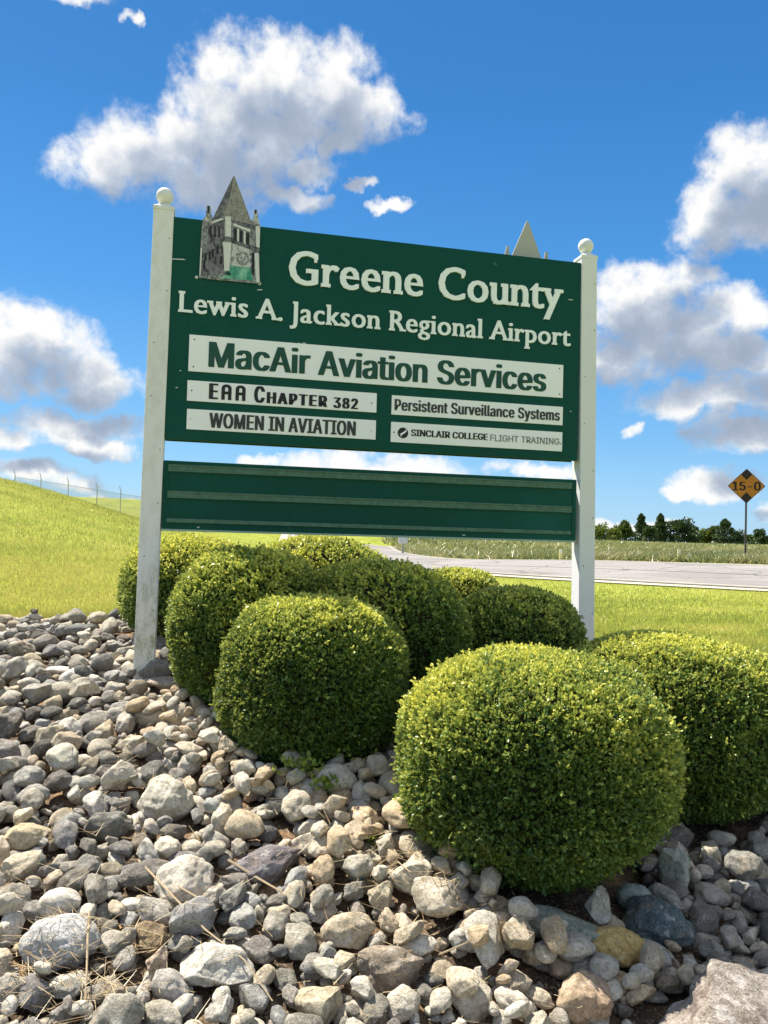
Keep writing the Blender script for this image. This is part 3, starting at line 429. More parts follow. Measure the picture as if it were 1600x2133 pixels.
# slab serifs: (bottom: all stems 'a' / none), (top: 'l' first stem half slab, 'a' all)
SERIF = {'r': ('f', 'l', 'x'), 'n': ('a', 'l', 'x'), 'u': ('', 'a', 'x'), 'i': ('a', 'l', 'x'), 'p': ('d', 'l', 'x'), 'l': ('a', 'l', 'C'), 'k': ('a', 'l', 'C'),
         'L': ('F', 'a', 'C'), 'A': ('a', 'p', 'C'), 'R': ('a', 'l', 'C'), 'J': ('', 'l', 'C'), 'w': ('', 'a', 'x'), 'y': ('', 'a', 'x')}
def line(s, font, x0, x1, z, cap, thick, y0, material, parent, fat=0.0, serif=False, space=0.0, wscale=1.0):
    g = GL[font]; adv = 0; items = []; capv = cap_of(font)/1000; sy = cap/capv
    spw = 278 if font == 'S' else 215
    for ch in s:
        if ch == ' ': adv += spw*wscale; continue
        items.append((ch, adv)); adv += g[ch][0]+space
    xmin = min(min(c_[::2]) for c_ in g[items[0][0]][1])
    last = items[-1]; xmax = last[1]+max(max(c_[::2]) for c_ in g[last[0]][1])
    sx_ = (x1-x0)/((xmax-xmin)/1000)
    place = [((a-xmin)/1000*sx_, g[ch][1]) for ch, a in items]
    bars = []
    if serif:
        th = cap*.105; xh = max(GL['S']['u'][1][0][1::2])/1000*sy; ext = cap*.085
        for (ch, a), (xo, cs) in zip(items, place):
            if ch not in SERIF: 
                if ch in 'GCsc':
                    hgt = {'G': cap, 'C': cap, 's': xh, 'c': xh}[ch]
                    mx_ = max(max(c_[::2]) for c_ in cs)/1000*sx_+xo
                    if ch in 'GC': bars.append((mx_-cap*.10, mx_-cap*.01, hgt*.70, hgt*.955))
                continue
            bo, to, lev = SERIF[ch]
            cz = xh if lev == 'x' else cap
            if ch in 'lk': cz = max(max(c_[1::2]) for c_ in cs)/1000*sy
            yb = 12 if bo != 'd' else min(min(c_[1::2]) for c_ in cs)+12
            if bo:
                sp_ = spans(cs, yb)
                if bo in 'fF' : sp_ = sp_[:1]
                if bo == 'd': sp_ = sp_[:1]
                if ch in 'n' : sp_ = [sp_[0], sp_[-1]]
                zb = 0 if bo != 'd' else (yb-12)/1000*sy
                for xa, xb in sp_:
                    xa = xa/1000*sx_+xo; xb = xb/1000*sx_+xo
                    if bo == 'F': xb = xa+cap*.2
                    bars.append((xa-ext, xb+ext, zb, zb+th))
            if to:
                yt = cz/sy*1000-14
                sp_ = spans(cs, yt)
                if to in 'lp': sp_ = sp_[:1]
                if ch == 'i': 
                    cc = min(cs, key=lambda q: min(q[1::2])); sp_ = spans([cc], yt) or spans([cc], yt-25)
                for xa, xb in sp_:
                    xa = xa/1000*sx_+xo; xb = xb/1000*sx_+xo
                    r_ = ext if (to == 'a' and ch not in 'u') else 0
                    if ch == 'R': r_ = 0
                    if to == 'p': xa += ext*.6; r_ = 0
                    bars.append((xa-ext, xb+r_, cz-th, cz))
            if ch == 'u':                                   # foot of the right stem
                sp_ = spans(cs, 60)
                if sp_: bars.append((sp_[-1][0]/1000*sx_+xo, sp_[-1][1]/1000*sx_+xo+ext, 0, th))
    me = contours_mesh(place, sx_, sy, x0, z, thick, y0, fat, bars)
    return link('lettering', me, material, parent)
def screw(x, z, y, parent, material, r_=.006):
    mb = MB(); seg = 8
    a = [mb.bm.verts.new((x+r_*math.cos(2*math.pi*i/seg), y, z+r_*math.sin(2*math.pi*i/seg))) for i in range(seg)]
    c_ = [mb.bm.verts.new((x+.6*r_*math.cos(2*math.pi*i/seg), y-.003, z+.6*r_*math.sin(2*math.pi*i/seg))) for i in range(seg)]
    mb.bm.faces.new(a); mb.bm.faces.new(c_[::-1])
    for i in range(seg): mb.bm.faces.new((a[i], a[(i+1) % seg], c_[(i+1) % seg], c_[i]))
    return mb.build('screw', material, parent)

# posts ---------------------------------------------------------------
def post(x0, x1, ztop, lean, vm, label, zb=-.35):
    o = MB().box(0, x1-x0, -.012, .125, zb, ztop-BZ-.03, .006).build('post', vm, sign, label=label)
    o.location = (x0, 0, 0); o.rotation_euler = (0, lean, 0)
    cx, cy = (x1-x0)/2, .0565; zt = ztop-BZ
    cap_ = MB(); w2 = (x1-x0)/2+.004
    rings = [(w2, zt-.045), (w2, zt-.022), (w2-.02, zt-.010), (.028, zt+.012), (.024, zt+.022)]
    pr = None
    for r_, z in rings:
        rg = [cap_.bm.verts.new((cx+sx_*r_, cy+sy_*r_, z)) for sx_, sy_ in ((-1, -1), (1, -1), (1, 1), (-1, 1))]
        if pr: [cap_.bm.faces.new((pr[i], pr[(i+1) % 4], rg[(i+1) % 4], rg[i])) for i in range(4)]
        else: cap_.bm.faces.new(rg[::-1])
        pr = rg
    cap_.bm.faces.new(pr)
    cap_.build('post_cap', vm, o)
    R0 = .060; zc = zt+.072
    prof = [(.020, zt+.016), (.024, zt+.020)]+[(max(.004, R0*math.sin(a)), zc-R0*math.cos(a)) for a in np.linspace(.42, math.pi-.02, 16)]
    MB().lathe(prof, cx, cy, 28).build('ball_finial', vm, o, smooth=True)
    for z in np.arange(.55, zt-.1, .37):
        screw(cx+(.045 if int(z*7) % 2 else -.03), z, -.0125, o, M['screw'], .0045)
    return o
post(-.150, -.012, 3.885, .006, M['vinyl'], 'left post, speckled with dirt and green algae near its foot')
post(3.157, 3.290, 3.885, -.0135, M['vinyl_clean'], 'cleaner right post')

# boards ----------------------------------------------------------------
def board(name, z0, z1, y0, y1, label=None):
    return MB().box(0, 3.114, y0, y1, z0-BZ, z1-BZ, .003).build(name, M['green'], sign, label=label)
main = board('main_board', 2.235, 3.800, 0.0, .022, 'upper green board with the white lettering')
low = board('lower_board', 1.598, 2.088, 0.0, .022, 'lower green board with three empty rails')
board('rear_board', 2.235, 3.800, .098, .120, 'board on the far side')
board('rear_board', 1.598, 2.088, .098, .120)
for z0 in (2.060, 1.600):
    pass
line('Greene County', 'S', .828, 2.942, 3.405-BZ, .245, .012, 0, M['letter_white'], main, fat=.0085, serif=True, wscale=1.15, space=22)
line('Lewis A. Jackson Regional Airport', 'S', .072, 3.028, 3.130-BZ, .148, .010, 0, M['letter_white'], main, fat=.0048, serif=True, wscale=1.0, space=32)
for z0, z1 in ((2.012, 2.062), (1.828, 1.878), (1.658, 1.686)):
    rl_ = MB(); rl_.box(.034, 3.072, -.010, 0, z0-BZ, z1-BZ, .002)
    if z1-z0 > .04: rl_.box(.034, 3.072, -.016, -.010, z0-BZ+.002, z0-BZ+.010); rl_.box(.034, 3.072, -.016, -.010, z1-BZ-.010, z1-BZ-.002)
    rl_.build('rail', M['rail'], low)
for x in (.022, 3.080): MB().box(x, x+.012, -.006, 0, 1.64-BZ, 2.07-BZ).build('end_strip', M['green'], low)
MB().box(.0, 3.114, -.004, 0, 1.598-BZ, 1.612-BZ).build('bottom_trim', simple('pale trim', (.30, .42, .34), .5, .4, .2, 9), low)

def plate(x0, x1, z0, z1, label, screws):
    p_ = MB().box(x0, x1, -.007, 0, z0-BZ, z1-BZ, .0015).build('name_plate', M['plate'], sign, label=label)
    for x, z, mm in screws: screw(x, z-BZ, -.007, p_, mm, .006)
    return p_
Y1 = -.007
q = plate(.143, 2.977, 2.720, 2.978, 'long plate reading MacAir Aviation Services', [(.178, 2.945, M['screw']), (.178, 2.752, M['screw']), (2.945, 2.948, M['screw']), (2.95, 2.748, M['screw'])])
line('MacAir Aviation Services', 'N', .290, 2.825, 2.760-BZ, .178, .003, Y1, M['letter_green'], q, fat=.0115, space=10)
q = plate(.141, 1.497, 2.512, 2.656, 'plate reading EAA Chapter 382', [(.172, 2.585, M['screw']), (1.46, 2.58, M['screw'])])
# hand-cut rounded capitals
def round_A(x, w_, h_, s_):
    out = []; r_ = w_/2
    outer = [(x, 0), (x, h_-r_*.8)]+[(x+r_-r_*math.cos(a), h_-r_*.8+r_*.8*math.sin(a)) for a in np.linspace(.2, math.pi-.2, 9)]+[(x+w_, h_-r_*.8), (x+w_, 0)]
    r2 = r_-s_
    inner = [(x+w_-s_, 0), (x+w_-s_, h_-r_*.8)]+[(x+r_+r2*math.cos(a), h_-r_*.8+r2*.75*math.sin(a)) for a in np.linspace(.2, math.pi-.2, 9)]+[(x+s_, h_-r_*.8), (x+s_, 0)]
    return outer+inner, (x+s_*.9, x+w_-s_*.9, h_*.36, h_*.36+s_*.8)
lt = MB()
for ax_ in (.376, .474):
    pts, bar = round_A(ax_, .070, .110, .024)
    half = len(pts)//2
    o_, i_ = pts[:half], pts[half:][::-1]
    for a in range(half-1):
        lt.prism([(o_[a][0], o_[a][1]+2.534-BZ), (o_[a+1][0], o_[a+1][1]+2.534-BZ), (i_[a+1][0], i_[a+1][1]+2.534-BZ), (i_[a][0], i_[a][1]+2.534-BZ)], Y1-.003, Y1)
    lt.prism([(bar[0], bar[2]+2.534-BZ), (bar[1], bar[2]+2.534-BZ), (bar[1], bar[3]+2.534-BZ), (bar[0], bar[3]+2.534-BZ)], Y1-.0034, Y1)
lt.build('lettering', M['letter_black'], q)
line('E', 'N', .300, .343, 2.534-BZ, .110, .003, Y1, M['letter_black'], q, fat=.010)
line('C', 'N', .612, .672, 2.530-BZ, .116, .003, Y1, M['letter_black'], q, fat=.008)
line('HAPTER', 'N', .702, 1.122, 2.530-BZ, .080, .003, Y1, M['letter_black'], q, fat=.0085, space=120)
line('382', 'N', 1.182, 1.352, 2.528-BZ, .076, .003, Y1, M['letter_black'], q, fat=.007, space=70)
q = plate(.145, 1.497, 2.312, 2.455, 'plate reading WOMEN IN AVIATION', [(.172, 2.385, M['screw_light']), (1.462, 2.375, M['screw_light'])])
line('WOMEN IN AVIATION', 'N', .304, 1.341, 2.333-BZ, .103, .003, Y1, M['letter_dark'], q, fat=.006, space=30)
q = plate(1.611, 2.981, 2.506, 2.650, 'plate reading Persistent Surveillance Systems', [])
line('Persistent Surveillance Systems', 'N', 1.638, 2.951, 2.540-BZ, .082, .003, Y1, M['letter_dark'], q, fat=.0046, space=28)
q = plate(1.611, 2.981, 2.302, 2.452, 'plate with a round emblem reading SINCLAIR COLLEGE FLIGHT TRAINING', [(1.635, 2.375, M['screw']), (2.968, 2.362, M['screw'])])
em = MB(); r0 = .040; ecx, ecz = 1.703, 2.374-BZ
em.prism([(ecx+r0*math.cos(a), ecz+r0*math.sin(a)) for a in np.linspace(0, 2*math.pi, 33)[:-1]], Y1-.002, Y1)
em.build('round_emblem', M['letter_black'], q)
def ribbon(pts, wd, y0, y1):
    mb_ = MB()
    for a in range(len(pts)-1):
        (xa, za), (xb, zb) = pts[a], pts[a+1]; wa, wb = wd[a], wd[a+1]
        dx, dz = xb-xa, zb-za; L_ = math.hypot(dx, dz); nx, nz = -dz/L_, dx/L_
        mb_.prism([(xa-nx*wa, za-nz*wa), (xb-nx*wb, zb-nz*wb), (xb+nx*wb, zb+nz*wb), (xa+nx*wa, za+nz*wa)], y0-(a % 3)*.0001, y1)
    return mb_
sw = [(ecx+.022*math.sin(a*2.2)*.9+.004, ecz+.030*(a)) for a in np.linspace(-1, 1, 13)]
ribbon(sw, [.001+.006*math.cos(a*1.5) for a in np.linspace(-1, 1, 13)], Y1-.003, Y1-.002).build('emblem_swoosh', M['plate'], q)
ribbon([(ecx-.024, ecz-.012), (ecx+.0, ecz+.002), (ecx+.024, ecz+.018)], [.002, .003, .002], Y1-.0036, Y1-.002).build('emblem_swoosh', M['plate'], q)
line('SINCLAIR COLLEGE', 'N', 1.768, 2.366, 2.356-BZ, .048, .003, Y1, M['letter_black'], q, fat=.0032)
line('FLIGHT TRAINING', 'N', 2.390, 2.955, 2.353-BZ, .048, .003, Y1, M['letter_grey'], q, fat=.0004)

# courthouse tower cut-out ------------------------------------------------
def tw(cx, cy): return (.0004176*cx+.0000149*cy+.0534558, .0000478*cx-.0004309*cy+4.1225049-BZ)
def ink(name, a, b_, scale, th=(.42, .6), seed=0):
    m, t, bb = mat(name, .55, .3); p = t.vec('ADD', coord(t), (seed, 0, seed*2.0))
    n = t.noise(p, scale, 5, .75); n2 = t.noise(t.vec('MULTIPLY', p, (1, 1, .35)), scale*.7, 4, .7)
    t.put(bb.inputs['Base Color'], t.mix(t.sstep(t.math('MULTIPLY_ADD', n2, .5, t.math('MULTIPLY', n, .5)), *th), a, b_)); return m
I_light = ink('light engraving', (.55, .55, .55), (.12, .12, .14), 42, (.47, .58))
I_mid = ink('mid grey engraving', (.34, .35, .35), (.08, .08, .10), 48)
I_dark = ink('dark engraving', (.22, .22, .24), (.035, .035, .045), 44, seed=3)
I_black = simple('black ink', (.02, .02, .025), .5, .3)
I_white = simple('white ink', (.66, .67, .66), .5, .3, .15, 50)
I_cream = ink('roof engraving', (.34, .33, .29), (.17, .17, .17), 60, seed=5)
I_green = ink('green wash', (.30, .60, .46), (.02, .22, .15), 14, (.35, .6))
outline = [(275, 1745), (300, 1200), (330, 800), (385, 730), (405, 560), (455, 560), (475, 700), (500, 770), (830, 90), (850, 60), (872, 90), (1130, 790), (1170, 800), (1195, 620), (1235, 620), (1270, 800), (1295, 900), (1275, 1300), (1285, 1860), (1000, 1830), (600, 1790)]
tower = MB().prism([tw(*c_) for c_ in outline], -.012, -.002).build('tower_emblem', I_mid, sign, label='grey picture of a steep-roofed stone tower, standing above the board')
def ink_part(name, pts, material, lv, parent=None):
    return MB().prism([tw(*c_) for c_ in pts], -.012-.0006*lv, -.012).build(name, material, parent or tower)
ink_part('printed_roof', [(500, 775), (845, 75), (800, 330), (735, 560), (690, 700), (660, 760), (480, 800)], I_dark, 1)
ink_part('printed_roof', [(848, 75), (870, 95), (1125, 790), (1150, 870), (820, 790), (770, 700), (800, 330)], I_cream, 1)
ink_part('printed_wall', [(420, 850), (690, 760), (690, 1070), (430, 1190)], I_dark, 1)
ink_part('printed_wall', [(830, 800), (1160, 900), (1160, 1210), (830, 1110)], I_mid, 1)
ink_part('printed_wall', [(330, 1270), (670, 1120), (680, 1620), (600, 1700), (300, 1720)], I_dark, 1)
ink_part('printed_wall', [(820, 1170), (1160, 1290), (1140, 1700), (800, 1600)], I_light, 1)
ink_part('printed_wall', [(300, 1200), (345, 830), (410, 860), (400, 1200), (340, 1260)], I_mid, 1)
ink_part('printed_wall', [(790, 1550), (1140, 1600), (1170, 1810), (600, 1760), (760, 1690)], I_green, 2)
ink_part('printed_pillar', [(705, 740), (800, 740), (805, 1085), (710, 1070)], I_white, 3)
ink_part('printed_pillar', [(660, 1165), (810, 1175), (780, 1560), (775, 1640), (690, 1640), (680, 1300)], I_white, 3)
ink_part('printed_pillar', [(1215, 900), (1290, 905), (1280, 1290), (1225, 1280)], I_white, 3)
ink_part('printed_pillar', [(1195, 1350), (1265, 1350), (1280, 1850), (1225, 1830), (1205, 1600)], I_white, 3)
ink_part('printed_pillar', [(375, 860), (420, 870), (420, 1190), (370, 1200)], I_mid, 3)
ink_part('printed_pillar', [(300, 1260), (325, 1260), (300, 1700), (280, 1720)], I_white, 3)
ink_part('printed_pinnacle', [(670, 700), (735, 560), (760, 500), (790, 600), (830, 720)], I_cream, 4)
ink_part('printed_pinnacle', [(1170, 870), (1195, 650), (1230, 640), (1285, 870)], I_light, 4)
ink_part('printed_pinnacle', [(350, 800), (410, 690), (470, 720), (480, 860), (430, 830)], I_light, 4)
ink_part('printed_pinnacle', [(415, 570), (445, 570), (442, 680), (418, 680)], I_black, 5)
ink_part('printed_pinnacle', [(1200, 625), (1230, 625), (1225, 700), (1200, 700)], I_black, 5)
ink_part('printed_cornice', [(480, 830), (660, 765), (680, 790), (480, 860)], I_white, 4)
ink_part('printed_cornice', [(330, 1240), (670, 1080), (760, 1070), (830, 1110), (1210, 1240), (1290, 1270), (1290, 1320), (1160, 1300), (820, 1180), (740, 1130), (670, 1150), (340, 1300)], I_dark, 4)
ink_part('printed_cornice', [(830, 790), (1170, 880), (1210, 910), (1170, 950), (830, 830)], I_dark, 4)
ink_part('printed_cornice', [(840, 850), (1130, 960), (1120, 1000), (840, 890)], I_white, 5)
for x in (845, 945, 1055): ink_part('printed_window', [(x, 930+(x-845)*.35), (x+55, 950+(x-845)*.35), (x+48, 1140+(x-845)*.38), (x, 1120+(x-845)*.38)], I_black, 5)
for x in (905, 1015): ink_part('printed_mullion', [(x, 940+(x-905)*.35), (x+32, 950+(x-905)*.35), (x+28, 1160+(x-905)*.38), (x, 1150+(x-905)*.38)], I_white, 6)
for x in (450, 520, 590): ink_part('printed_window', [(x, 900), (x+30, 890), (x+30, 1080), (x, 1095)], I_black, 2)
for x, z in ((340, 1480), (480, 1290), (560, 1230), (430, 1330), (620, 1400), (360, 1350)): ink_part('printed_window', [(x, z), (x+40, z-15), (x+40, z+120), (x, z+140)], I_black, 2)
ink_part('printed_window', [(1150, 1340), (1190, 1345), (1195, 1600), (1185, 1740), (1145, 1690)], I_black, 4)
ink_part('printed_window', [(710, 1680), (750, 1640), (800, 1680), (795, 1715), (730, 1715)], simple('dark green ink', (.0, .06, .04), .5, .3), 5)
cl = MB(); cc = tw(1000, 1440)
for a in range(16):
    A0, A1 = a*math.pi/8, a*math.pi/8+.25
    cl.prism([(cc[0]+rr*math.cos(q_), cc[1]+rr*1.15*math.sin(q_)) for rr, q_ in ((.030, A0), (.044, A0), (.044, A1), (.030, A1))], -.012-.0032, -.012)
cl.build('printed_clock', I_mid, tower)
for c_ in ((235, 1730), (1280, 1850)): screw(*tw(*c_), -.0, tower, M['screw_light'], .012)
# the same cut-out on the far side, seen from its plain back
back = MB().prism([(3.114-x, z) for x, z in [tw(*c_) for c_ in outline]], .120, .130).build('tower_emblem', simple('plain aluminium back', (.42, .42, .38), .5, .4, .1, 9), sign, label='plain pale back of the tower on the far side')
# scrapes and specks on the board
for x, z, a, l_ in ((.05, 3.50, .1, .05), (3.03, 3.50, -.1, .02), (.07, 2.60, 0, .008), (.09, 2.72, 0, .006), (3.05, 2.62, 0, .007), (.62, 3.34, .2, .02), (.95, 2.985, 0, .012), (.90, 2.97, .6, .02), (2.2, 1.63, 0, .012), (.25, 1.63, 0, .01)):
    MB().prism([(x-l_, z-BZ-.004), (x+l_, z-BZ-.003+a*l_), (x+l_*.7, z-BZ+.003+a*l_), (x-l_*.8, z-BZ+.003)], -.0012, 0).build('paint_chip', M['screw_light'], main if z > 2.2 else low)

# ---------------------------------------------------------------- boxwood balls
def sph(n):
    z = rng.uniform(-1, 1, n); a = rng.uniform(0, 2*math.pi, n); r_ = np.sqrt(1-z*z)
    return np.stack([r_*np.cos(a), r_*np.sin(a), z], 1)
def unit(v): return v/np.linalg.norm(v, axis=1, keepdims=True)
def lumps(D, seed, amp):
    g = np.random.default_rng(seed); o = np.zeros(len(D))
    for f in (2.0, 3.5, 6, 11):
        for _ in range(4):
            k_ = g.normal(size=3)*f; o += np.sin(D@k_+g.uniform(0, 6.28))*amp/f*1.6
    return o
def leaves(P, N, size, spread, folded=True):
    """rhombic leaves at P pointing along N (jittered): returns V, F"""
    n = len(P); d = unit(N+rng.normal(size=(n, 3))*spread)
    s = unit(np.cross(d, rng.normal(size=(n, 3)))); u = np.cross(s, d)
    L_ = size*rng.uniform(.7, 1.25, n)[:, None]; w_ = L_*.34
    a = P; tip = P+d*L_; l_ = P+d*L_*.5+s*w_+u*w_*.35; r_ = P+d*L_*.5-s*w_+u*w_*.35
    V = np.stack([a, r_, tip, l_], 1).reshape(-1, 3)
    i = np.arange(n)*4; F = np.concatenate([np.stack([i, i+1, i+2], 1), np.stack([i, i+2, i+3], 1)])
    return V, F
def shrub(x, y, rx, ry, top, n_shoot, lsize, label, seed, pale=0.0):
    gz = float(height(x, y)); gz0 = gz; gz = gz-.03; top = top-.045; rz = (top-gz)/2; cz = (top+gz)/2; gz = gz0
    t_ = empty('boxwood_shrub', (x, y, gz), label, 'shrub', 'clipped boxwood balls around the sign', rz=seed*1.1)
    def shell(D, f):
        pw = 2.7; r0 = (np.abs(D[:, 0])**pw+np.abs(D[:, 1])**pw)**(2/pw)
        k_ = (np.power(np.clip((D[:, 0]**2+D[:, 1]**2), 0, 9), pw/2)+np.abs(D[:, 2])**pw)**(-1/pw)
        Q = D*k_[:, None]; low = np.clip(-Q[:, 2]-.35, 0, 1)
        Q[:, :2] *= (1-.27*low**1.3)[:, None]
        return Q*np.array([rx, ry, rz])*(f*(1+lumps(D, seed, .014)))[:, None]
    D = sph(n_shoot); D = D[D[:, 2] > -.93]
    n = len(D)
    patch = lumps(D, seed+50, 1.0)                       # groups of fresher and older growth
    depth = np.abs(rng.normal(size=n))*.030+np.where(rng.random(n) < .12, .05, 0)+np.clip(lumps(D*3, seed+9, .02), -.01, .03)
    stray = rng.random(n) < .022; depth[stray] = -rng.uniform(.01, .045, stray.sum())
    P = shell(D, 1-depth); up = np.array([0, 0, 1.0])
    Nn = unit(D/np.array([rx, ry, rz])*rx+up*.35+rng.normal(size=(n, 3))*.35)
    per = 5; PP = np.repeat(P, per, 0); NN = np.repeat(Nn, per, 0)
    PP = PP+NN*(np.tile(np.linspace(-.9, .35, per), n)[:, None]*lsize*1.2)
    V, F = leaves(PP, NN, lsize*1.22, .75)
    growth_light = np.repeat(np.clip(rng.normal(.32, .14, n)+.09*patch+.60*np.clip(D[:, 2]-.1, -.3, 1)*(rng.random(n) < .85)-depth*3.5+pale, 0, 1), per)  # new growth, plus painted sun and shade: lighter tops, darker sides and inner leaves
    growth_light = np.clip(growth_light+rng.normal(0, .10, len(growth_light))+np.tile(np.linspace(-.1, .12, per), n), 0, 1)
    V[:, 2] += cz-gz
    me = mesh_np('foliage', V, F, False, {'leaf': ('FLOAT', np.repeat(growth_light, 4))})
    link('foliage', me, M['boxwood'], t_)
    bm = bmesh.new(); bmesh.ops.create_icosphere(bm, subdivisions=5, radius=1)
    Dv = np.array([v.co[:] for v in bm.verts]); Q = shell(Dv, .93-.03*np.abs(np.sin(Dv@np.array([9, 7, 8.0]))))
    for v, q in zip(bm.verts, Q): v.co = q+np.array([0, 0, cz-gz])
    me = bpy.data.meshes.new('shade_core'); bm.to_mesh(me); bm.free(); link('shade_core', me, M['core'], t_)  # closed dark core standing in for the shade behind the leaves
    mb = MB()
    for i in range(7):
        a = i*.9+seed; mb.tube([(0.02*math.cos(a), .02*math.sin(a), -.1), (.10*math.cos(a), .10*math.sin(a), .10), (.28*math.cos(a), .28*math.sin(a), .26)], [.016, .011, .007])
    mb.build('stem', M['bark'], t_)
    return t_
sb = [
 (.735, 3.74, .665, .62, 1.115, 34000, .0150, 'largest clipped boxwood ball, in front of all the others'),
 (1.71, 4.62, .67, .60, 1.120, 26000, .0158, 'clipped boxwood at the right edge of the photo, behind the largest ball'),
 (-.36, 4.48, .52, .50, 1.300, 24000, .0158, 'sunlit clipped boxwood ball left of the largest one, below the sign'),
 (-.84, 5.10, .54, .46, 1.545, 20000, .0165, 'half-shaded clipped boxwood just right of the left post'),
 (-.03, 5.20, .70, .46, 1.475, 17000, .0170, 'shaded clipped boxwood under the centre of the lower board'),
 (.91, 5.40, .48, .42, 1.320, 13000, .0170, 'lower shaded clipped boxwood just left of the foot of the right post'),
 (-1.62, 6.75, .73, .50, 1.60, 12000, .0185, 'clipped boxwood behind the left post, seen on both sides of it'),
 (-.60, 7.15, .80, .50, 1.61, 9000, .0190, 'bright yellow-green clipped boxwood behind the sign, showing under the lower board'),
 (.74, 7.60, .46, .45, 1.345, 8000, .0190, 'small bright clipped boxwood top behind the sign, in front of the road'),
]
for i, (x, y, rx, ry, top, ns, ls, lab) in enumerate(sb):
    shrub(x, y, rx, ry, top, ns, ls, lab, i+1, .12 if y > 6.5 else 0)

# ---------------------------------------------------------------- river stones
def stone_mesh(seed, sub, angular):
    g = np.random.default_rng(seed); bm = bmesh.new(); bmesh.ops.create_icosphere(bm, subdivisions=sub, radius=1)
    P = np.array([v.co[:] for v in bm.verts])
    for _ in range(int(5+angular*8)):
        nrm = g.normal(size=3); nrm /= np.linalg.norm(nrm); d = g.uniform(.48, .88) if angular > .5 else g.uniform(.66, .95)
        ex = np.maximum(0, P@nrm-d); P -= (ex*(.97 if angular > .5 else .8))[:, None]*nrm
    D = unit(P)
    P *= (1+lumps(D, seed, .035+.02*angular)*.7)[:, None]
    P *= (1+lumps(D*2.6, seed+1, .02))[:, None]
    P /= np.abs(P).max(0)
    F = np.array([[v.index for v in f.verts] for f in bm.faces]); bm.free()
    return P, F
NVAR = 22
variants = [stone_mesh(100+i, 4 if False else 3, (i % 4)/3*.75+.25) for i in range(NVAR)]
fine = [stone_mesh(100+i, 4, (i % 4)/3*.75+.25) for i in range(NVAR)]
vmeshes = [mesh_np('river_stone', P, F, True) for P, F in fine]
for me in vmeshes: me.materials.append(M['stone'])
PAL = [(.50, .47, .41), (.22, .21, .20), (.58, .55, .48), (.44, .42, .38), (.34, .33, .31), (.63, .60, .54), (.52, .45, .35), (.25, .25, .25), (.40, .41, .42), (.56, .50, .40), (.47, .46, .44), (.30, .28, .26), (.66, .64, .60)]
def stone_col():
    c = np.array(PAL[rng.integers(len(PAL))])*rng.uniform(.82, 1.12); return np.clip(c+rng.normal(0, .004, 3), .05, .8)*np.array([1.10, 1.06, .985])*(.60 if rng.random() < .24 else 1.0)
GR = .015; hx0, hx1, hy0, hy1 = -4.4, 3.9, 1.9, 8.4
hx = np.arange(hx0, hx1, GR); hy = np.arange(hy0, hy1, GR)
HX, HY = np.meshgrid(hx, hy, indexing='ij'); G0 = height(HX, HY)+.012; H = G0.copy()
BLOCK = np.zeros(H.shape, bool)
stones = []
shr = [(x, y, rx*.80, ry*.80) for x, y, rx, ry, *_ in sb]
def patch_of(x, y, rad):
    i0 = max(0, int((x-rad-hx0)/GR)); i1 = min(len(hx), int((x+rad-hx0)/GR)+2); j0 = max(0, int((y-rad-hy0)/GR)); j1 = min(len(hy), int((y+rad-hy0)/GR)+2)
    return slice(i0, i1), slice(j0, j1)
def rest_height(x, y, a, b_, c_, yw, q=78):
    s = patch_of(x, y, a); dx = HX[s]-x; dy = HY[s]-y
    u = (dx*math.cos(yw)+dy*math.sin(yw))/a; v = (-dx*math.sin(yw)+dy*math.cos(yw))/b_
    r2 = u*u+v*v; ins = r2 < .92
    if ins.sum() < 4: return None
    dome = c_*np.sqrt(np.clip(1-r2, 0, 1))
    zc = np.percentile((H[s]+dome)[ins], q)
    return s, ins, dome, zc
def put_stone(x, y, a, b_, c_, yw, col, var=None, tilt=True, q=78, res=None):
    res = res or rest_height(x, y, a, b_, c_, yw, q)
    if res is None: return None
    s, ins, dome, zc = res
    zc -= c_*.10
    A = np.stack([HX[s][ins]-x, HY[s][ins]-y, np.ones(ins.sum())], 1)
    co = np.linalg.lstsq(A, H[s][ins], rcond=None)[0]; gxs, gys = np.clip(co[:2], -.55, .55)*(.8 if tilt else .3)
    top = zc+dome+gxs*(HX[s]-x)+gys*(HY[s]-y)
    Hs = H[s]; Hs[ins] = np.maximum(Hs[ins], top[ins]-.004); H[s] = Hs
    nrm = Vector((-gxs, -gys, 1)).normalized()
    rot = Vector((0, 0, 1)).rotation_difference(nrm).to_matrix() @ Matrix.Rotation(yw, 3, 'Z') @ Matrix.Rotation(rng.uniform(-.22, .22), 3, 'X')
    stones.append(dict(p=(x, y, zc), r=rot, s=(a, b_, c_), c=col, v=int(rng.integers(NVAR)) if var is None else var, d=math.dist((x, y, zc), (0, 0, 1.6)), named=None))
    return stones[-1]
def named_stone(x, y, a, b_, c_, yw, col, var, label, name='river_stone', q=60):
    st_ = put_stone(x, y, a, b_, c_, math.radians(yw), np.array(col), var, True, q); st_['named'] = (name, label)
    s = patch_of(x, y, a*1.05); dx = HX[s]-x; dy = HY[s]-y; yw = math.radians(yw)
    u = (dx*math.cos(yw)+dy*math.sin(yw))/a; v = (-dx*math.sin(yw)+dy*math.cos(yw))/b_
    B = BLOCK[s]; B |= (u*u+v*v) < .80; BLOCK[s] = B
